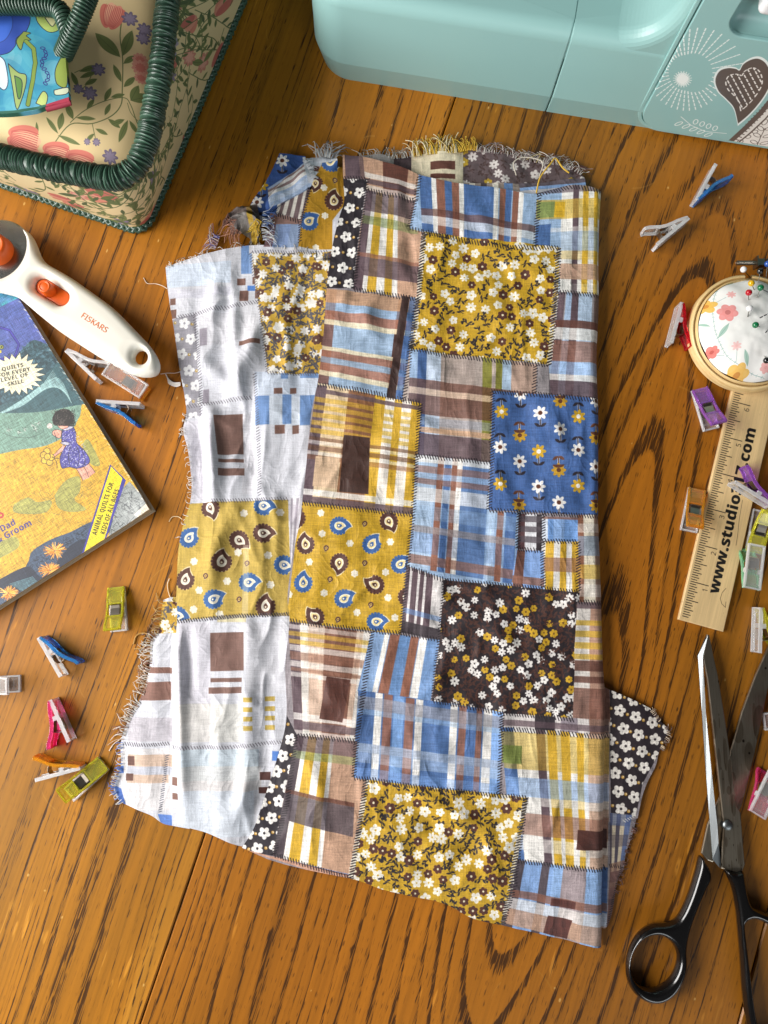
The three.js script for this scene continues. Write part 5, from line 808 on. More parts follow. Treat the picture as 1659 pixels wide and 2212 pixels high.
  // dark water at the foot, asters
  pr.poly(curvy([[-60, 1290], [0, 1258], [40, 1245], [60, 1215], [70, 1190], [110, 1165], [150, 1150], [190, 1130], [215, 1125], [250, 1130], [160, 1230], [60, 1280], [-60, 1340]]), '#3c4c62');
  pr.poly(curvy([[-20, 1262], [40, 1230], [65, 1225], [95, 1245], [150, 1180], [185, 1165], [180, 1190], [120, 1240], [20, 1290]]), '#232a3a'); 
  for (let k = 0; k < 10; k++) pr.line([[20 + k * 3, 1262 + k * 1.6], [70 + k * 2, 1262 - 16 + k * 2]], '#6fa0a4', 0.9);
  for (let k = 0; k < 70; k++) { const x = 60 + R() * 130, y = 1235 - (x - 60) * 0.72 + (R() - 0.5) * 26; pr.line(curvy([[x, y], [x + (R() - 0.5) * 16, y + (R() - 0.5) * 14], [x + (R() - 0.5) * 20, y + (R() - 0.5) * 16]], 12), '#1d2330', 0.8); }
  for (const [x, y, r] of [[118, 1190, 26], [108, 1232, 25], [18, 1281, 22]]) for (let k = 0; k < 90; k++) { const a = R() * 6.28, q = r * (0.45 + 0.6 * R()); pr.line([[x + Math.cos(a) * 3, y + Math.sin(a) * 2], [x + Math.cos(a) * q, y + Math.sin(a) * q * 0.72]], ['#d98a2a', '#e6a040', '#b9641c', '#f0b860'][k % 4], 1.5); }
  // tangle at the corner
  pr.poly([[262, 1058], [280, 1040], [345, 1110], [230, 1175]], '#8d9290'); for (let k = 0; k < 46; k++) { const x = 240 + R() * 70, y = 1060 + R() * 90; pr.line(curvy([[x, y], [x + (R() - 0.5) * 26, y + (R() - 0.5) * 22], [x + (R() - 0.5) * 30, y + (R() - 0.5) * 26]], 14), '#2a2e34', 0.8); }
  // diagonal banner
  const U2 = [Math.cos(-1.227), Math.sin(-1.227)];
  pr.poly([V(1180, -60), V(1350, 110), V(1110, 810), V(845, 985)], '#3c3890'); pr.poly([V(1190, -40), V(1312, 90), V(1100, 800), V(872, 965)], '#e4ce22');
  const write = (t, x, y, ang, size, col, font = 'sans-serif', weight = 'bold', align = 'left', sx = 1) => { const q = map(x, y); const q2 = map(x + Math.cos(ang) * 10, y + Math.sin(ang) * 10); c.save(); c.translate(...q); c.rotate(Math.atan2(q2[1] - q[1], q2[0] - q[0])); c.scale(sx, 1); c.fillStyle = col; c.font = `${weight} ${size * 1.68}px ${font}`; c.textAlign = align; c.textBaseline = 'alphabetic'; c.fillText(t, 0, 0); c.restore(); };
  write('ANIMAL QUILTS FOR', ...V(1030, 700), -1.245, 14.5, '#16140f', 'sans-serif', 'bold', 'left', 0.82); write('KIDS OF ALL AGES', ...V(1116, 694), -1.245, 14.5, '#16140f', 'sans-serif', 'bold', 'left', 0.82);
  write('Dad', ...V(15, 665), -0.50, 19, '#37337e'); write('& Groom', ...V(-26, 790), -0.50, 19.5, '#37337e');
  pr.at(...V(10, 485), 0, (q) => { q.strokeStyle = '#b5342c'; q.lineWidth = 4; q.beginPath(); q.arc(0, 0, 4.6, 0, 6.3); q.stroke(); });
  // octagon frame and star burst
  const oc = [X(-260, 340), X(0, 345), X(100, 375), X(200, 530), X(160, 650), X(60, 680), X(-100, 700)]; pr.line(oc, '#2a2668', 5.5); pr.line(oc, '#45409c', 3.2);
  pr.at(...X(15, 555), 0, (q) => { q.fillStyle = '#2c3a30'; q.beginPath(); q.arc(0, 0, 5.2, 0, 6.3); q.fill(); q.fillStyle = '#a9a83e'; q.beginPath(); q.arc(0, 0, 3.8, 0, 6.3); q.fill(); q.fillStyle = '#22281f'; q.beginPath(); q.arc(0, 0, 2.2, 0, 6.3); q.fill(); }); pr.poly([X(-20, 595), X(12, 590), X(14, 615), X(-20, 625)], '#d9c430');
  const bc = X(165, 850), star = []; for (let k = 0; k < 44; k++) { const a = k / 44 * 6.283, r = k % 2 ? 44 : 61 + (R() - 0.5) * 8; star.push([bc[0] + Math.cos(a) * r, bc[1] + Math.sin(a) * r * 0.76]); } pr.poly(star.map(([a, b]) => [a + (a - bc[0]) * 0.03, b + (b - bc[1]) * 0.03]), '#1e262a'); pr.poly(star, '#ded6b6');
  for (const [t, x, y, s] of [['QUILTS', 135, 788, 12.5], ['FOR EVERY', 150, 846, 12.5], ['LEVEL OF', 155, 898, 12.5], ['SKILL', 168, 956, 12.5]]) write(t, ...X(x, y), -0.22, s, '#1a1a1c', 'sans-serif', 'bold', 'center', 1.12);
  // seed heads on the wind
  for (const [x, y] of [[95, 1440], [215, 1470], [255, 1430], [375, 1440], [400, 1370], [360, 1400]]) for (let k = 0; k < 8; k++) { const a = R() * 6.28; pr.line([X(x, y), X(x + Math.cos(a) * 32, y + Math.sin(a) * 28)], k % 3 ? '#c9ccc4' : '#2c302e', 0.8); }
  pr.line(curvy([X(30, 1475), X(160, 1520), X(330, 1520), X(460, 1460), X(450, 1400)]), '#3c4642', 0.8);
  // the girl: legs, dress, arms, curly hair
  const G = (l) => curvy(l.map(([x, y]) => X(x, y)), 60), ink = '#231c22';
  const skin = '#d99a86', fillInk = (l, col, w = 1) => { const q = G(l.concat([l[0]])); pr.poly(q, col); pr.line(q, ink, w); };
  pr.poly([X(810, 1850), X(890, 1840), X(960, 1955), X(885, 1985)], skin); pr.poly([X(890, 1830), X(950, 1800), X(1020, 1900), X(950, 1950)], skin); pr.line(G([[810, 1850], [860, 1930], [885, 1985]]), ink, 1); pr.line(G([[900, 1840], [930, 1900], [950, 1950]]), ink, 1); pr.line(G([[950, 1810], [1000, 1870], [1020, 1900]]), ink, 1);
  fillInk([[690, 1600], [640, 1640], [580, 1700], [545, 1710], [560, 1745], [610, 1710], [690, 1650]], skin); fillInk([[660, 1450], [600, 1440], [560, 1460], [570, 1500], [640, 1530]], skin);
  fillInk([[665, 1450], [770, 1410], [810, 1470], [820, 1580], [900, 1660], [960, 1760], [930, 1820], [830, 1855], [740, 1840], [660, 1850], [640, 1740], [680, 1650], [720, 1580], [660, 1570]], '#4a468e', 1.2);
  for (let k = 0; k < 260; k++) { const x = 650 + R() * 290, y = 1440 + R() * 400; pr.at(...X(x, y), 0, (q) => { q.fillStyle = '#c9c6dc'; if (x < 700 + (y - 1450) * 0.6 + 110 && x > 660 - (y > 1700 ? 10 : 0)) { q.beginPath(); q.arc(0, 0, 0.8, 0, 6.3); q.fill(); } }); }
  for (const l of [[[820, 1620], [850, 1720], [830, 1840]], [[760, 1620], [730, 1720], [750, 1830]], [[880, 1680], [910, 1760], [900, 1820]]]) pr.line(G(l), ink, 1);
  fillInk([[640, 1580], [690, 1570], [735, 1580], [730, 1605], [680, 1600]], '#b9b6c8', 0.8); fillInk([[660, 1430], [720, 1415], [775, 1395], [770, 1425], [700, 1450]], '#b9b6c8', 0.8);
  fillInk([[600, 1380], [650, 1430], [720, 1420], [720, 1380]], skin, 0.8);
  pr.poly(G([[570, 1380], [560, 1310], [600, 1250], [660, 1220], [740, 1230], [790, 1290], [790, 1350], [740, 1395], [680, 1400], [610, 1395], [570, 1380]]), '#17120f');
  for (let k = 0; k < 90; k++) { const x = 565 + R() * 230, y = 1225 + R() * 165; pr.at(...X(x, y), 0, (q) => { q.strokeStyle = k % 4 ? '#14100e' : '#5a524c'; q.lineWidth = 1; q.beginPath(); q.arc(0, 0, 2.2 + R() * 2, 0, 5); q.stroke(); }); }
  for (const [x, y] of [[500, 1670], [465, 1710], [475, 1770], [530, 1790], [545, 1735], [505, 1730]]) pr.at(...X(x, y), 0, (q) => { q.fillStyle = '#d3ab40'; q.strokeStyle = ink; q.lineWidth = 1.1; q.beginPath(); q.ellipse(0, 0, 7, 7, 0, 0, 6.3); q.fill(); q.stroke(); });
  pr.line(G([[560, 1730], [600, 1780], [610, 1850]]), ink, 1.2); pr.line(G([[560, 1740], [630, 1750]]), ink, 1.2); pr.line(G([[580, 1470], [605, 1560]]), ink, 1.2); pr.at(...X(530, 1400), 0, (q) => { q.fillStyle = '#cfc3bc'; q.beginPath(); q.arc(0, 0, 6, 0, 6.3); q.fill(); });
  // worn white edges of the laminated cover
  for (let k = 0; k < 60; k++) { const t = R(); c.globalAlpha = 0.6; pr.at(...[lerp(325, 40, t) - R() * 1.5, lerp(1101, 645, t) + R()], -0.5, (q) => { q.fillStyle = '#d8d2c4'; q.fillRect(-1, -4, 1.4, 5 + R() * 8); }); } c.globalAlpha = 1;
  pr.poly([[318, 1088], [326, 1101], [300, 1117], [290, 1112], [306, 1100]], '#d9cfba');
  pr.weave(0.34, 19);
  const corner = C.clone();
  const at = (a, b, y) => corner.clone().addScaledVector(lf, a).addScaledVector(up, b).setY(y);
  const cover = sheet([at(W, H, 0), at(0, H, 0)], [at(W, 0, 0), at(0, 0, 0)], [at(W, H, 0), at(W, 0, 0)], [at(0, H, 0), at(0, 0, 0)], 60, 80, (u, v) => { const dc = Math.hypot((1 - u) * W, (1 - v) * H); return T + 0.0022 * Math.exp(-((dc / 0.013) ** 2)) + 0.0004 * Math.sin(u * 9 + v * 5); },
    (x, z) => { const p = new THREE.Vector3(x - corner.x, 0, z - corner.z); return [1 - p.dot(lf) * S / cw, p.dot(up) * S / ch]; }, 0.0004);
  part(bk, 'cover', cover, phys({ map: tex(pr.c), roughness: 0.4, clearcoat: 0.35, clearcoatRoughness: 0.25 }), 'printed front cover with a yellow banner and star burst');
  const paper = std({ color: '#d9c8a8', roughness: 0.9 }), paper2 = std({ color: '#c4ad88', roughness: 0.9 });
  const q0 = R; for (let k = 0; k < 9; k++) { const y0 = 0.0008 + k * 0.00093, e = 0.0006 + q0() * 0.0009, pts = [at(W - 0.001, e, 0), at(e, e, 0), at(e, H - e, 0), at(W - 0.001, H - e, 0)]; part(bk, 'page_block', planSolid(planShape(pts), y0, y0 + 0.00086), k % 2 ? paper : paper2); }
  part(bk, 'back_cover', planSolid(planShape([at(W, -0.0004, 0), at(-0.0006, -0.0004, 0), at(-0.0006, H, 0), at(W, H, 0)]), 0, 0.0006), std({ color: '#c9b8a0', roughness: 0.6 }));
}
// ---------------------------------------------------------------- rotary cutter, resting on the book
{
  const Q = (x, y) => [x * 0.2279, 464.4 + y * 0.2279], h0 = 0.012;
  const rc = thing('rotary_cutter', 'white handled rotary cutter with orange slider lying across the book corner', 'rotary cutter');
  const white = phys({ color: '#dbd8cc', roughness: 0.36, clearcoat: 0.3, clearcoatRoughness: 0.25 }), orange = phys({ color: '#d4570c', roughness: 0.4 });
  const P2 = (l, h = h0) => l.map(([x, y]) => spot(...Q(x, y), h));
  const outer = P2([[245, 165], [300, 195], [350, 255], [388, 340], [420, 420], [460, 478], [560, 540], [700, 622], [900, 762], [1100, 912], [1300, 1112], [1450, 1275], [1525, 1400], [1535, 1480], [1500, 1536], [1430, 1556], [1300, 1542], [1150, 1470], [1000, 1388], [800, 1262], [600, 1130], [400, 970], [280, 868], [200, 805], [120, 780], [0, 755], [-150, 745], [-260, 700], [-200, 610], [-100, 640], [0, 646], [100, 615], [195, 545], [258, 450], [286, 345], [282, 250]]);
  const ring = (cx, cy, rx, ry, rot = 0, n = 28) => P2(Array.from({ length: n }, (_, k) => { const a = -k / n * 6.283, x = Math.cos(a) * rx, y = Math.sin(a) * ry; return [cx + x * Math.cos(rot) - y * Math.sin(rot), cy + x * Math.sin(rot) + y * Math.cos(rot)]; }));
  const slot = []; for (let k = 0; k <= 14; k++) { const a = 0.56 + Math.PI / 2 + k / 14 * Math.PI; slot.push([440 + Math.cos(a) * 78, 705 + Math.sin(a) * 78]); } for (let k = 0; k <= 14; k++) { const a = 0.56 - Math.PI / 2 + k / 14 * Math.PI; slot.push([612 + Math.cos(a) * 78, 812 + Math.sin(a) * 78]); }
  const g = pillow(smoothLoop(outer, 140), [ring(1362, 1372, 62, 68), P2(slot)], 0.0102, 0.0216, 0.0052, 0.0007, 0.0008);
  const grip = part(rc, 'handle', g, white, 'white plastic grip with a hanging hole');
  const slid = part(rc, 'slider', planSolid(planShape(P2(slot.map(([x, y]) => [526 + (x - 526) * 0.97, 758 + (y - 758) * 0.96]))), 0.0112, 0.0165, 0.0008), orange, 'orange sliding catch');
  const kn = new THREE.CylinderGeometry(0.0040, 0.0047, 0.009, 28); const kc = spot(...Q(448, 702), 0.02); kn.translate(kc.x, 0.0200, kc.z); 
  const kt = new THREE.TorusGeometry(0.0033, 0.0009, 8, 28); kt.rotateX(Math.PI / 2); kt.translate(kc.x, 0.0243, kc.z); const ks = new THREE.SphereGeometry(0.0038, 20, 8, 0, 6.3, 0, 1.2); ks.scale(1, 0.3, 1); ks.translate(kc.x, 0.0240, kc.z);
  part(slid, 'slider_knob', merge([kn, kt, ks]), orange);
  const bc = spot(...Q(-8, 345), 0.0165);
  const bl = new THREE.CylinderGeometry(0.0218, 0.0226, 0.0006, 72); bl.translate(bc.x, 0.0165, bc.z); const bladeM = part(rc, 'blade', bl, phys({ color: '#9a9a94', metalness: 1, roughness: 0.22 }), 'round steel blade');
  part(rc, 'blade_guard', new THREE.CylinderGeometry(0.0215, 0.0215, 0.004, 60).translate(bc.x, 0.0120, bc.z), white);
  const nut = new THREE.LatheGeometry([[0, 0.0262], [0.0058, 0.0262], [0.0066, 0.0272], [0.0074, 0.0274], [0.0084, 0.0268], [0.0094, 0.0246], [0.0098, 0.020], [0.0102, 0.0172], [0.0102, 0.0168]].map(([a, b]) => new THREE.Vector2(a, b)), 48); nut.translate(bc.x, 0, bc.z); part(bladeM, 'blade_nut', nut, orange, 'orange retaining nut');
  // lettering
  const font = await new FontLoader().loadAsync('fonts/droid/droid_sans_regular.typeface.json');
  const tg = new TextGeometry('FISKARS', { font, size: 0.0036, depth: 0.00025, curveSegments: 6, bevelEnabled: false }); tg.computeBoundingBox(); const tw = tg.boundingBox.max.x;
  const p0 = spot(...Q(760, 965), 0.0224), p1 = spot(...Q(1000, 1118), 0.0224), len = p0.distanceTo(p1); tg.scale(len / tw, len / tw * 0.92, 1); tg.rotateX(-Math.PI / 2); tg.rotateY(-Math.atan2(p1.z - p0.z, p1.x - p0.x)); tg.translate(p0.x, 0.02232, p0.z);
  part(grip, 'lettering', tg, std({ color: '#cf6a2c', roughness: 0.6 }), 'orange FISKARS lettering');
}
// ---------------------------------------------------------------- wooden ruler
{
  const h = 0.0034, a = spot(1466, 1338, h), b = spot(1561, 1357, h), c2 = spot(1659.5, 872, h);
  const ru = thing('wooden_ruler', 'pale wooden ruler printed www.studio317.com in bold black letters', 'ruler');
  const a6 = spot(1580, 851, h), up = a6.clone().sub(a).setY(0).normalize(), rt = new THREE.Vector3(-up.z, 0, up.x), W = 0.0305, L = 0.17, S = 9000;
  const at = (x, y) => a.clone().addScaledVector(rt, x).addScaledVector(up, y);
  const cw = Math.round(W * S), ch = Math.round(L * S), pr = new Print(cw, ch, (p, q) => { const d = spot(p, q, h).sub(a); return [d.dot(rt) * S, ch - d.dot(up) * S]; }, 2.8), c = pr.x;
  const im = c.createImageData(cw, ch); for (let j = 0; j < ch; j++) for (let i = 0; i < cw; i++) { const n = noise(i / 5, j / 160, 3) * 0.5 + noise(i / 22, j / 400, 4) * 0.5, f = 0.9 + 0.16 * n + (noise(i / 2, j / 20, 9) > 0.93 ? -0.08 : 0), o = (j * cw + i) * 4; im.data[o] = 214 * f; im.data[o + 1] = 184 * f; im.data[o + 2] = 133 * f; im.data[o + 3] = 255; } c.putImageData(im, 0, 0);
  const inch = 0.0254, z0 = 0.0000; c.strokeStyle = '#1c1815';
  for (let k = 1; k <= 16 * 6.6; k++) { const y = ch - (0.0014 + k * inch / 16) * S, l = k % 16 === 0 ? 0.0125 : k % 8 === 0 ? 0.0082 : k % 4 === 0 ? 0.0062 : k % 2 === 0 ? 0.0052 : 0.0042; c.lineWidth = 5; c.beginPath(); c.moveTo(0.0018 * S, y); c.lineTo((0.0018 + l) * S, y); c.stroke(); }
  c.fillStyle = '#1c1815'; for (let k = 1; k <= 6; k++) { c.save(); c.translate(0.0142 * S, ch - (0.0014 + k * inch) * S + 30); c.rotate(-Math.PI / 2 + Math.PI); c.rotate(Math.PI); c.font = '44px sans-serif'; c.textAlign = 'center'; c.fillText(String(k), 0, 0); c.restore(); }
  c.save(); const t0 = pr.map(1551, 1284); c.translate(t0[0], t0[1]); c.rotate(-Math.PI / 2); c.font = 'bold 88px sans-serif'; c.textAlign = 'left'; c.fillStyle = '#15120f'; const full = 0.1165 * S; const wd = c.measureText('www.studio317.com').width; c.scale(full / wd, 1); c.lineWidth = 3; c.strokeStyle = '#15120f'; c.fillText('www.studio317.com', 0, 0); c.strokeText('www.studio317.com', 0, 0); c.restore();
  pr.line([[1568, 1271], [1560, 1280], [1556, 1293], [1559, 1304], [1567, 1312], [1568, 1300]], '#4a3c28', 1); pr.line([[1604, 1080], [1597, 1120], [1594, 1150], [1590, 1178]], '#4a3c28', 0.9);
  const sh = planShape([at(0, 0), at(W, 0), at(W, L), at(0, L)]);
  const g = planSolid(sh, 0, h, 0.0006, 3); const P = g.attributes.position, uv = new Float32Array(P.count * 2);
  for (let i = 0; i < P.count; i++) { const d = new THREE.Vector3(P.getX(i) - a.x, 0, P.getZ(i) - a.z); uv[2 * i] = d.dot(rt) * S / cw; uv[2 * i + 1] = d.dot(up) * S / ch; } g.setAttribute('uv', new THREE.BufferAttribute(uv, 2));
  part(ru, 'ruler_body', g, phys({ map: tex(pr.c), roughness: 0.5, clearcoat: 0.25, clearcoatRoughness: 0.35 }));
}
// ---------------------------------------------------------------- pincushion in an embroidery hoop, standing on the ruler end
{
  const pc = thing('hoop_pincushion', 'round pincushion of white floral cloth held in a wooden embroidery hoop', 'pincushion');
  const c0 = spot(1621, 716, 0.013), R0 = 0.0405, y0 = 0.0036;
  pc.position.set(c0.x, 0, c0.z);
  const grain = canvas(512, 64); { const x = grain.getContext('2d'); x.fillStyle = '#dfc28a'; x.fillRect(0, 0, 512, 64); const R = rng(2); for (let k = 0; k < 500; k++) { x.strokeStyle = R() < 0.5 ? 'rgba(190,150,90,.3)' : 'rgba(235,210,160,.3)'; x.lineWidth = 1; const y = R() * 64, xx = R() * 512; x.beginPath(); x.moveTo(xx, y); x.lineTo(xx + 60 + R() * 90, y + (R() - 0.5) * 3); x.stroke(); } }
  const wt = tex(grain); wt.wrapS = THREE.RepeatWrapping; wt.repeat.set(4, 1);
  const wood = phys({ map: wt, roughness: 0.5, clearcoat: 0.2, clearcoatRoughness: 0.4 });
  const hoop = (r0, r1, ya, yb, gapA) => { const prof = [[r0, ya + 0.001], [r0 + 0.0008, ya], [r1 - 0.001, ya], [r1, ya + 0.0012], [r1, yb - 0.0015], [r1 - 0.0014, yb - 0.0002], [r0 + 0.001, yb], [r0, yb - 0.001], [r0, ya + 0.001]].map(([a, b]) => new THREE.Vector2(a, b)); const g = new THREE.LatheGeometry(prof, 120, gapA, Math.PI * 2 - gapA * 2); return g; };
  const rot = Math.PI - 0.02;
  const o1 = part(pc, 'outer_hoop', hoop(R0 - 0.0028, R0, y0, y0 + 0.0095, 0.06), wood, 'outer wooden ring'); o1.rotation.y = rot;
  part(pc, 'inner_hoop', hoop(R0 - 0.0054, R0 - 0.0032, y0 + 0.0005, y0 + 0.0104, 0.0), wood, 'inner wooden ring');
  // stuffed cloth dome
  const S = 12000, N = 1000, half = N / 2 / S, pr = new Print(N, N, (a, b) => { const p = spot(a, b, 0.022); return [(p.x - c0.x) * S + N / 2, (p.z - c0.z) * S + N / 2]; }, 3.8), c = pr.x, Z = (x, y) => [1425.7 + x * 0.1464, 550.9 + y * 0.1464];
  c.fillStyle = '#e3e2de'; c.fillRect(0, 0, N, N);
  const vine = (l, w = 0.8) => { const s = new THREE.SplineCurve(l.map((q) => new THREE.Vector2(...Z(...q)))).getPoints(60).map((v) => [v.x, v.y]); pr.line(s, '#7fa3a0', w); for (let k = 2; k < 60; k += 2) { const [x, y] = s[k], [px, py] = s[k - 1], a = Math.atan2(y - py, x - px); for (const d of [-0.8, 0.8]) pr.line([[x, y], [x + Math.cos(a + d) * 3.4, y + Math.sin(a + d) * 3.4]], '#86aaa6', 0.7); } };
  vine([[1100, 270], [960, 400], [860, 560], [800, 760], [790, 900], [810, 1080], [850, 1240], [920, 1380], [1030, 1520], [1200, 1640], [1400, 1740], [1593, 1790]]);
  const fl = (x, y, s, col, eye, n = 6) => pr.at(...Z(x, y), x, (k) => { k.globalAlpha = 0.9; blossom(k, n, s, col, eye, 0.26); k.globalAlpha = 0.4; petals(k, n, s * 0.8, 0.5, '#fff1'); });
  fl(970, 870, 20, '#d98682', '#b0605c'); fl(800, 1410, 13, '#cf6f66', '#a9453c'); fl(730, 710, 20, '#dfae48', '#c07a26', 5); fl(1180, 1750, 24, '#dcae52', '#bb7a30', 6); fl(1430, 240, 17, '#d9a860', '#c08a40', 5); fl(1050, 585, 9, '#dca4a0', '#d69a96', 7); fl(1100, 1360, 10, '#e3b8b4', '#dba8a4', 7); fl(1560, 1660, 12, '#dba09c', '#cf908c');
  pr.line([Z(850, 680), Z(980, 620)], '#7fa3a0', 0.8); pr.line([Z(870, 1460), Z(960, 1470)], '#7fa3a0', 0.8); pr.line([Z(1110, 1400), Z(1120, 1590)], '#7fa3a0', 0.8);
  for (const [x, y, a, l] of [[1020, 380, -0.4, 30], [910, 430, -1.5, 12], [760, 1040, 3.7, 22], [850, 1230, -0.95, 36], [1290, 1640, -1.85, 34]]) pr.at(...Z(x, y), a, (k) => { leafShape(k, l, l * 0.26, '#9fbcae'); k.strokeStyle = '#6f9488'; k.lineWidth = 0.7; k.beginPath(); k.moveTo(0, 0); k.lineTo(l, 0); k.stroke(); });
  for (const l of [[[1410, 975], [1593, 880]], [[1490, 1190], [1593, 1080]], [[1510, 530], [1593, 570]]]) for (let k = 0; k < 3; k++) { const t0 = k / 3, t1 = t0 + 0.2; pr.line([Z(lerp(l[0][0], l[1][0], t0), lerp(l[0][1], l[1][1], t0)), Z(lerp(l[0][0], l[1][0], t1), lerp(l[0][1], l[1][1], t1))], '#26262a', 2.2); }
  const dome = new THREE.BufferGeometry(), pos = [], uv = [], idx = [], RN = 40, AN = 96, rI = R0 - 0.0050;
  const hgt = (x, z) => { const r = Math.hypot(x, z) / rI; return y0 + 0.0065 + 0.0185 * Math.sqrt(Math.max(0, 1 - r * r * 0.96)) + (fbm(x * 90 + 3, z * 90, 91) - 0.5) * 0.0022 * (1 - r * 0.4) + 0.0009 * Math.sin(Math.atan2(z, x) * 9 + 2) * r * r * r; };
  for (let i = 0; i <= RN; i++) for (let j = 0; j <= AN; j++) { const r = rI * i / RN, a = j / AN * 6.2832, x = Math.cos(a) * r, z = Math.sin(a) * r; pos.push(x, hgt(x, z), z); uv.push(0.5 + x / half / 2, 0.5 - z / half / 2); }
  for (let i = 0; i < RN; i++) for (let j = 0; j < AN; j++) { const a = i * (AN + 1) + j; idx.push(a, a + AN + 1, a + 1, a + 1, a + AN + 1, a + AN + 2); } 
  for (let q = 0; q < idx.length; q += 3) { const t = idx[q + 1]; idx[q + 1] = idx[q + 2]; idx[q + 2] = t; }
  dome.setAttribute('position', new THREE.Float32BufferAttribute(pos, 3)); dome.setAttribute('uv', new THREE.Float32BufferAttribute(uv, 2)); dome.setIndex(idx); dome.computeVertexNormals();
  part(pc, 'cushion', dome, std({ map: tex(pr.c), roughness: 0.85 }), 'white cloth printed with coral and yellow flowers');
  // clamp: two metal lugs and a screw
  const steel = phys({ color: '#8c877d', metalness: 1, roughness: 0.32 });
  const bp = spot(1612, 568, 0.009).sub(c0), cl = [];
  for (const x of [0.0085, 0.014]) cl.push(box(0.0045, 0.007, 0.0045, bp.x + x + 0.0008, 0.0085, bp.z + 0.0004));
  const sc = new THREE.CylinderGeometry(0.0014, 0.0014, 0.026, 14); sc.rotateZ(Math.PI / 2); sc.translate(bp.x + 0.0065, 0.009, bp.z); cl.push(sc);
  for (let k = 0; k < 13; k++) { const t = new THREE.TorusGeometry(0.00145, 0.00028, 5, 14); t.rotateY(Math.PI / 2); t.translate(bp.x - 0.0064 + k * 0.00082, 0.009, bp.z); cl.push(t); }
  cl.push(box(0.0008, 0.0075, 0.0075, bp.x + 0.0065, 0.009, bp.z));
  part(pc, 'clamp_screw', merge(cl), steel, 'threaded metal tightening screw');
  // pins stuck in the cloth
  const pinC = { black: '#111112', yellow: '#d9a90c', green: '#0c6b3f', red: '#b00c20', white: '#e6e4e4', blue: '#1c4fa0' };
  const kinds = [['black', 1642, 585.5, 1638, 610, 'black ball head pin beside the hoop screw'], ['yellow', 1623, 612, 1629, 626, 'yellow ball head pin in the pincushion'], ['green', 1643, 621.5, 1635, 643, 'green ball head pin beside the yellow pin'], ['red', 1617.5, 632, 1617, 648, 'red ball head pin in the pincushion'], ['white', 1619, 666, 1615, 684, 'white ball head pin in the middle of the pincushion'], ['green', 1632, 702, 1640, 706, 'green ball head pin next to the dashed lines'], ['black', 1655.6, 778.6, 1652, 770, 'black ball head pin low on the pincushion'], ['blue', 1658, 570, 1655, 595, 'blue ball head pin beside the metal screw'], ['white', 1606, 582, 1614, 592, 'white ball head pin at the hoop rim']];
  for (const [col, hx, hy, ex, ey, label] of kinds) {
    let e = spot(ex, ey, 0.02); for (let k = 0; k < 4; k++) e = spot(ex, ey, Math.hypot(e.x - c0.x, e.z - c0.z) < rI ? hgt(e.x - c0.x, e.z - c0.z) : 0.012);
    const hd = spot(hx, hy, e.y + 0.0048), o = thing('ball_pin', label, 'pin', 'ball head pins in the pincushion');
    o.position.copy(e); const rel = hd.clone().sub(e), dir = rel.clone().normalize();
    const sh = new THREE.CylinderGeometry(0.00028, 0.00028, 1, 8); const L2 = rel.length() + 0.004; sh.scale(1, L2, 1); sh.translate(0, L2 / 2 - 0.004, 0); sh.applyQuaternion(new THREE.Quaternion().setFromUnitVectors(new THREE.Vector3(0, 1, 0), dir));
    part(o, 'shaft', sh, steel);
    const bl = new THREE.SphereGeometry(0.0021, 24, 16); bl.translate(rel.x, rel.y, rel.z); part(o, 'ball_head', bl, phys({ color: pinC[col], roughness: 0.12, clearcoat: 0.6, clearcoatRoughness: 0.08 }));
  }
}
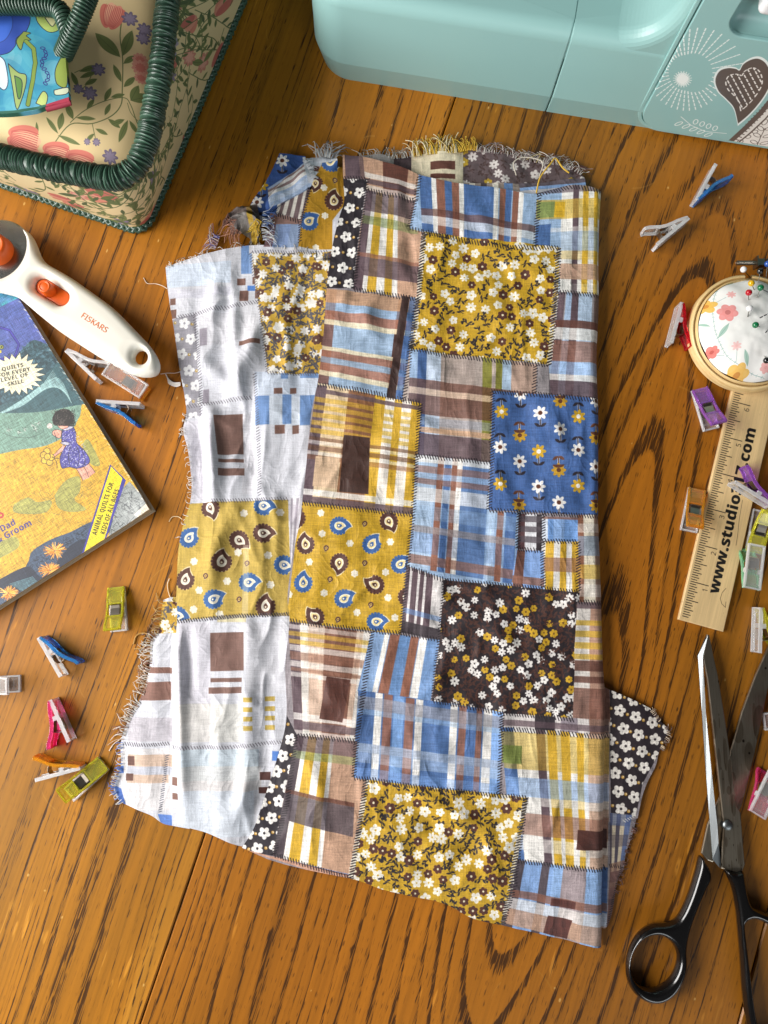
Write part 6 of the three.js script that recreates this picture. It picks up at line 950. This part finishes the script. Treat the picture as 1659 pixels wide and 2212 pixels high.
// ---------------------------------------------------------------- scissors
{
  const sc = thing('scissors', 'open steel dressmaking scissors with glossy black handles', 'scissors');
  const A = (x, y) => [1425.7 + x * 0.1954, 1350 + y * 0.1954], B = (x, y) => [1296 + x * 0.2187, 1755 + y * 0.2187];
  const steel = phys({ color: '#98938a', metalness: 1, roughness: 0.30 }), bright = phys({ color: '#7c8183', metalness: 1, roughness: 0.42 });
  const black = phys({ color: '#0c0b0b', roughness: 0.22, clearcoat: 0.6, clearcoatRoughness: 0.12 });
  const wear = canvas(256, 512); { const x = wear.getContext('2d'); x.fillStyle = '#a79c8a'; x.fillRect(0, 0, 256, 512); const R = rng(8); for (let k = 0; k < 900; k++) { x.strokeStyle = R() < 0.5 ? 'rgba(90,76,58,.10)' : 'rgba(205,195,178,.12)'; x.lineWidth = 1 + R() * 2; const a = R() * 256, b = R() * 512; x.beginPath(); x.moveTo(a, b); x.lineTo(a + (R() - 0.5) * 8, b + 20 + R() * 60); x.stroke(); } for (let k = 0; k < 40; k++) { x.fillStyle = 'rgba(70,52,34,.28)'; x.beginPath(); x.ellipse(R() * 256, 150 + R() * 360, 3 + R() * 16, 6 + R() * 30, 0, 0, 6.3); x.fill(); } for (let k = 0; k < 26; k++) { x.fillStyle = 'rgba(30,22,16,.7)'; x.beginPath(); x.arc(R() * 256, R() * 512, 1 + R() * 2.6, 0, 6.3); x.fill(); } }
  const worn = phys({ map: tex(wear), metalness: 1, roughness: 0.38 });
  const blade = (l, h, y0, y1, mat, name, bev = 0.0006) => { const pts = spots(l, h), g = planSolid(planShape(pts), y0, y1, bev, 2), P = g.attributes.position, uv = new Float32Array(P.count * 2); g.computeBoundingBox(); const bb = g.boundingBox; for (let i = 0; i < P.count; i++) { uv[2 * i] = (P.getX(i) - bb.min.x) / (bb.max.x - bb.min.x); uv[2 * i + 1] = 1 - (P.getZ(i) - bb.min.z) / (bb.max.z - bb.min.z); } g.setAttribute('uv', new THREE.BufferAttribute(uv, 2)); return part(sc, name, g, mat); };
  // lower blade with its tang
  blade([A(1560, -420), A(1500, -440), A(1194, 240), A(1050, 560), A(900, 960), A(780, 1380), A(740, 1700), B(1060, 120), B(1000, 400), B(1060, 470), B(1110, 490), B(1200, 420), B(1330, 60), A(900, 2000), A(980, 1700), A(1100, 1150), A(1190, 700), A(1300, 200)], 0.003, 0.0012, 0.0036, worn, 'lower_blade');
  // upper blade: ground face, bright bevel edge, pivot boss
  const upB = blade([A(520, 105), A(545, 110), A(590, 340), A(640, 560), A(720, 1050), A(790, 1530), A(850, 2000), B(1390, 0), B(1410, 300), B(1430, 510), B(1402, 585), B(1350, 592), B(1300, 580), B(1230, 562), B(1190, 550), A(700, 2212), A(600, 1300), A(520, 600), A(470, 350)], 0.006, 0.0038, 0.0064, worn, 'upper_blade');
  {   // bevelled cutting edge, sloping down and out
    const o = spots([A(520, 105), A(425, 340), A(470, 960), A(520, 1700), B(1085, 20), B(1120, 470), B(1190, 552)], 0.0052), i = spots([A(530, 112), A(472, 350), A(506, 980), A(566, 1600), A(632, 2212), B(1170, 300), B(1196, 552)], 0.0064), pos = [], id = [];
    o.forEach((p, k) => { pos.push(p.x, 0.0042, p.z, i[k].x, 0.00655, i[k].z, p.x, 0.0037, p.z); if (k) { const n = k * 3; id.push(n - 3, n, n - 2, n - 2, n, n + 1, n - 1, n + 2, n - 3, n - 3, n + 2, n); } });
    const g = new THREE.BufferGeometry(); g.setAttribute('position', new THREE.Float32BufferAttribute(pos, 3)); g.setIndex(id); const q = g.toNonIndexed(); q.computeVertexNormals(); bright.side = THREE.DoubleSide; part(upB, 'cutting_edge', q, bright, 'bright bevelled edge');
  }
  const cpiv = spot(...B(1270, 130), 0.0078), pv = new THREE.LatheGeometry([[0, 0.0018], [0.0012, 0.0017], [0.0024, 0.0013], [0.0032, 0.0005], [0.0034, 0], [0.0034, -0.004]].map(([a, b]) => new THREE.Vector2(a, b)), 32); pv.translate(cpiv.x, 0.0066, cpiv.z); part(upB, 'pivot_screw', pv, bright);
  // handles
  const ring = [[580, 1215], [680, 1260], [750, 1350], [770, 1430], [755, 1540], [700, 1650], [600, 1730], [520, 1752], [430, 1730], [350, 1660], [312, 1560], [315, 1440], [360, 1330], [450, 1240]];
  const h1 = smoothLoop(spots([[1000, 430], [950, 600], [880, 820], [800, 1000], [740, 1075], [660, 1100], [520, 1115], [400, 1190], [310, 1330], [265, 1500], [280, 1680], [350, 1800], [480, 1880], [600, 1885], [720, 1820], [820, 1680], [860, 1550], [860, 1350], [890, 1180], [950, 1000], [1050, 760], [1100, 650], [1090, 570], [1045, 500]].map((q) => B(...q)), 0.007), 130);
  part(sc, 'finger_ring', pillow(h1, [smoothLoop(spots(ring.map((q) => B(...q)), 0.007), 60)], 0.0003, 0.0104, 0.0031, 0.0005), black, 'glossy black thumb ring');
  const bow = spots([[1659, 1110], [1560, 1062], [1490, 1056], [1436, 1090], [1436, 1180], [1452, 1320], [1500, 1700], [1540, 2000], [1590, 2200], [1700, 2320], [1860, 2300], [1960, 2100], [1990, 1800], [1960, 1500], [1880, 1280], [1780, 1170]].map((q) => B(...q)), 0.007);
  const h2 = smoothLoop(spots([[1235, 565], [1265, 640], [1305, 730], [1350, 950], [1380, 1250], [1400, 1500], [1420, 1800], [1455, 2050], [1510, 2250], [1640, 2400], [1880, 2400], [2060, 2200], [2100, 1800], [2060, 1440], [1940, 1180], [1800, 1060], [1659, 1005], [1580, 972], [1505, 925], [1465, 830], [1436, 680], [1410, 575], [1330, 590]].map((q) => B(...q)), 0.007), 150);
  part(sc, 'finger_bow', pillow(h2, [smoothLoop(bow, 70)], 0.0003, 0.0104, 0.0031, 0.0006), black, 'long glossy black finger bow');
}
// ---------------------------------------------------------------- sewing clips: a clear lever, a coloured lever and a steel spring
console.log('clips');
{
  const mm = 0.001, tint = { yellow: ['#c9c21a', [0.78, 0.74, 0.04]], blue: ['#1f6fc0', [0.05, 0.30, 0.75]], orange: ['#f08a12', [0.95, 0.42, 0.02]], pink: ['#e0205c', [0.90, 0.06, 0.25]], purple: ['#8a3fc0', [0.48, 0.14, 0.72]], green: ['#7fe0a8', [0.35, 0.85, 0.52]], red: ['#d00a14', [0.75, 0.01, 0.02]], clear: ['#ffffff', [0.93, 0.93, 0.93]] };
  const plastic = {};
  const rails = {};
  for (const [k, [hex, att]] of Object.entries(tint)) {   // thin faces let tinted light through; the thick edges gather it
    plastic[k] = phys({ color: new THREE.Color(...att.map((v) => Math.pow(Math.min(0.97, v * 1.1 + 0.02), 0.5))), roughness: 0.08, transmission: k === 'clear' ? 0.9 : 0.86, thickness: 0, ior: 1.5, side: THREE.DoubleSide });
    rails[k] = phys({ color: k === 'clear' ? '#f6f5f5' : new THREE.Color(...att.map((v) => Math.pow(v, 0.85))), roughness: 0.06, transmission: k === 'clear' ? 0.62 : 0.7, thickness: 0.002, ior: 1.49 });
  }
  const spring = phys({ color: '#a79e90', metalness: 1, roughness: 0.3 });
  const bar = (pts, th, z0, z1) => {   // a lever strip: side line with thickness, from z0 to z1
    const s = new THREE.Shape(), up = [], dn = [];
    pts.forEach(([x, y], i) => { const a = pts[Math.max(0, i - 1)], b = pts[Math.min(pts.length - 1, i + 1)], d = Math.hypot(b[0] - a[0], b[1] - a[1]), nx = -(b[1] - a[1]) / d, ny = (b[0] - a[0]) / d; up.push([x + nx * th / 2, y + ny * th / 2]); dn.unshift([x - nx * th / 2, y - ny * th / 2]); });
    [...up, ...dn].forEach(([x, y], i) => (i ? s.lineTo(x * mm, y * mm) : s.moveTo(x * mm, y * mm)));
    const g = new THREE.ExtrudeGeometry(s, { depth: (z1 - z0) * mm - 0.0004, bevelEnabled: true, bevelThickness: 0.0002, bevelSize: 0.0002, bevelOffset: -0.0002, bevelSegments: 2 }); g.translate(0, 0, z0 * mm + 0.0002); return g;
  };
  const W = 5.6;
  const flatL = [[0, 0.8], [6, 0.8], [14, 0.8], [22, 0.8], [29.5, 0.8]], curvL = [[0.3, 2.7], [3, 3.9], [7, 5.4], [11, 6.4], [15, 7.6], [19, 9.6], [23, 12.6], [25.5, 14.6], [28, 15.6]];
  const cut = (l, a, b) => l.filter(([x]) => x >= a - 0.01 && x <= b + 0.01);
  const flatGeo = merge([bar(flatL, 1.2, -W + 1.2, W - 1.2), bar([[25, 1.8], [25.8, 1.8]], 0.8, -3.4, 3.4), bar([[1.2, 1.8], [1.9, 1.8]], 0.9, -4.2, 4.2), bar([[2.8, 1.8], [3.5, 1.8]], 0.9, -4.2, 4.2)]);
  const ends = (x0, x1, y) => [[x0, y], [x1, y]];
  const flatRail = merge([bar([[0, 1.4], [29.5, 1.4]], 2.4, -W, -W + 1.15), bar([[0, 1.4], [29.5, 1.4]], 2.4, W - 1.15, W), bar(ends(28.4, 29.5, 1.2), 2.0, -W + 1.2, W - 1.2), bar(ends(0, 0.9, 1.2), 1.8, -W + 1.2, W - 1.2), bar([[10.4, 3.2], [13.4, 3.2]], 3.4, -W + 0.1, -W + 1.9), bar([[10.4, 3.2], [13.4, 3.2]], 3.4, W - 1.9, W - 0.1)]);
  const lower = curvL.map(([x, y]) => [x, y - 0.5]);
  const curvGeo = merge([bar(cut(curvL, 0, 11), 1.1, -W + 1.2, W - 1.2), bar(cut(curvL, 19, 28), 1.1, -W + 1.2, W - 1.2), bar([[1.2, 2.0], [1.9, 2.3]], 0.9, -4.2, 4.2)]);
  const curvRail = merge([bar(lower, 2.2, -W, -W + 1.25), bar(lower, 2.2, W - 1.25, W), bar([[27, 15.2], [28, 15.6]], 1.9, -W + 1.3, W - 1.3), bar([[10.4, 6.0], [11.4, 6.3]], 1.5, -W + 1.3, W - 1.3), bar([[18.8, 9.4], [19.6, 9.9]], 1.5, -W + 1.3, W - 1.3), bar([[11.4, 4.6], [13.0, 4.8]], 2.2, -2.6, 2.6)]);
  const sp = bar([[20.6, 2.4], [21.6, 4.6], [20.8, 7.0], [19.4, 9.0], [17, 8.0], [14, 6.7], [12, 6.6], [11.6, 7.0]], 0.35, -3.1, 3.1), sp2 = bar([[20.6, 2.4], [18.5, 1.9], [14, 1.9]], 0.35, -3.1, 3.1);
  const springGeo = merge([sp, sp2]);
  const box3 = new THREE.Box3();
  let count = 0;
  function clip(color, label, tip, end, pose, extra = {}) {
    const o = thing('sewing_clip', label, 'clip', 'sewing clips strewn on the table');
    const f = part(o, 'clear_lever', flatGeo, plastic.clear); part(f, 'edge_rail', flatRail, rails.clear); const k = part(o, color === 'clear' ? 'curved_lever' : 'coloured_lever', curvGeo, plastic[color], color === 'clear' ? undefined : `${color} curved lever`); part(k, 'edge_rail', curvRail, rails[color]); part(o, 'spring', springGeo, spring);
    const h = extra.h ?? 0.006, a = spot(...tip, h), b = spot(...end, h), yaw = -Math.atan2(b.z - a.z, b.x - a.x);
    o.rotation.order = 'YXZ';
    const roll = pose === 'flat' ? 0 : pose === 'over' ? Math.PI : pose === 'left' ? -Math.PI / 2 : Math.PI / 2;
    const q = new THREE.Quaternion().setFromAxisAngle(new THREE.Vector3(0, 1, 0), yaw).multiply(new THREE.Quaternion().setFromAxisAngle(new THREE.Vector3(0, 0, 1), extra.pitch || 0)).multiply(new THREE.Quaternion().setFromAxisAngle(new THREE.Vector3(1, 0, 0), roll + (extra.roll || 0)));
    o.quaternion.copy(q); o.position.set(a.x, 0, a.z); o.updateMatrixWorld(true); box3.setFromObject(o, true); o.position.y = (extra.y || 0.0002) - box3.min.y; count++;
    return o;
  }
  // lever lines are measured: jaw tip, end of the clear lever
  clip('clear', 'all clear clip lying on its side below the cutter handle', [139, 760], [210, 828], 'left', { h: 0.011 });
  clip('orange', 'clip with an orange lever underneath, tucked under the cutter tail', [236, 800], [294, 836], 'over', { h: 0.012, pitch: -0.08 });
  clip('blue', 'blue and clear clip lying on its side beside the book edge', [208, 862], [306, 868], 'right', { h: 0.011 });
  clip('yellow', 'yellow clip lying flat below the book corner', [249, 1268], [255, 1361], 'flat', { h: 0.004 });
  clip('blue', 'blue and clear clip lying on its side between the yellow clip and the pink clip', [79, 1380], [128, 1466], 'left', { h: 0.011 });
  clip('clear', 'clear clip lying flat on the bare wood, next to the blue clip', [-55, 1482], [39, 1477], 'flat', { h: 0.003 });
  clip('pink', 'pink and clear clip lying on its side beside the cloth', [113, 1510], [150, 1594], 'right', { h: 0.011 });
  clip('orange', 'orange and clear clip on its side against a yellow clip', [174, 1664], [67, 1693], 'right', { h: 0.011 });
  clip('yellow', 'yellow clip lying flat against the orange clip', [221, 1651], [140, 1726], 'flat', { h: 0.005, roll: 0.12 });
  clip('blue', 'blue and clear clip on its side below the sewing machine panel', [1501, 428], [1545, 348], 'right', { h: 0.011 });
  clip('clear', 'all clear clip lying on its side above the red clip', [1491, 474], [1419, 534], 'right', { h: 0.011 });
  clip('red', 'red and clear clip leaning on the embroidery hoop', [1469, 652], [1446, 740], 'left', { h: 0.011, });
  clip('purple', 'purple clip lying flat between the hoop and the ruler', [1513, 838], [1537, 918], 'flat', { h: 0.004 });
  clip('orange', 'orange clip lying flat against the ruler edge', [1508, 1056], [1491, 1143], 'flat', { h: 0.004, roll: 0.1 });
  clip('purple', 'purple and clear clip lying on its side on the ruler', [1668, 1096], [1580, 1042], 'right', { h: 0.014, y: 0.0036 });
  clip('yellow', 'yellow clip lying flat beside the green clip', [1632, 1194], [1648, 1106], 'flat', { h: 0.005 });
  clip('green', 'pale green clip turned over with its clear lever on top, beside the ruler', [1617, 1272], [1629, 1192], 'over', { h: 0.013, pitch: -0.08 });
  clip('yellow', 'yellow and clear clip on its side above the scissor blade', [1640, 1312], [1637, 1402], 'left', { h: 0.011 });
  clip('pink', 'pink clip lying flat beside the lower scissor blade', [1750, 1552], [1652, 1560], 'flat', { h: 0.004 });
  clip('pink', 'pink clip turned over with its clear lever on top, beside the scissor pivot', [1628, 1756], [1670, 1678], 'over', { h: 0.013, pitch: -0.08 });
}

renderer.render(scene, camera);
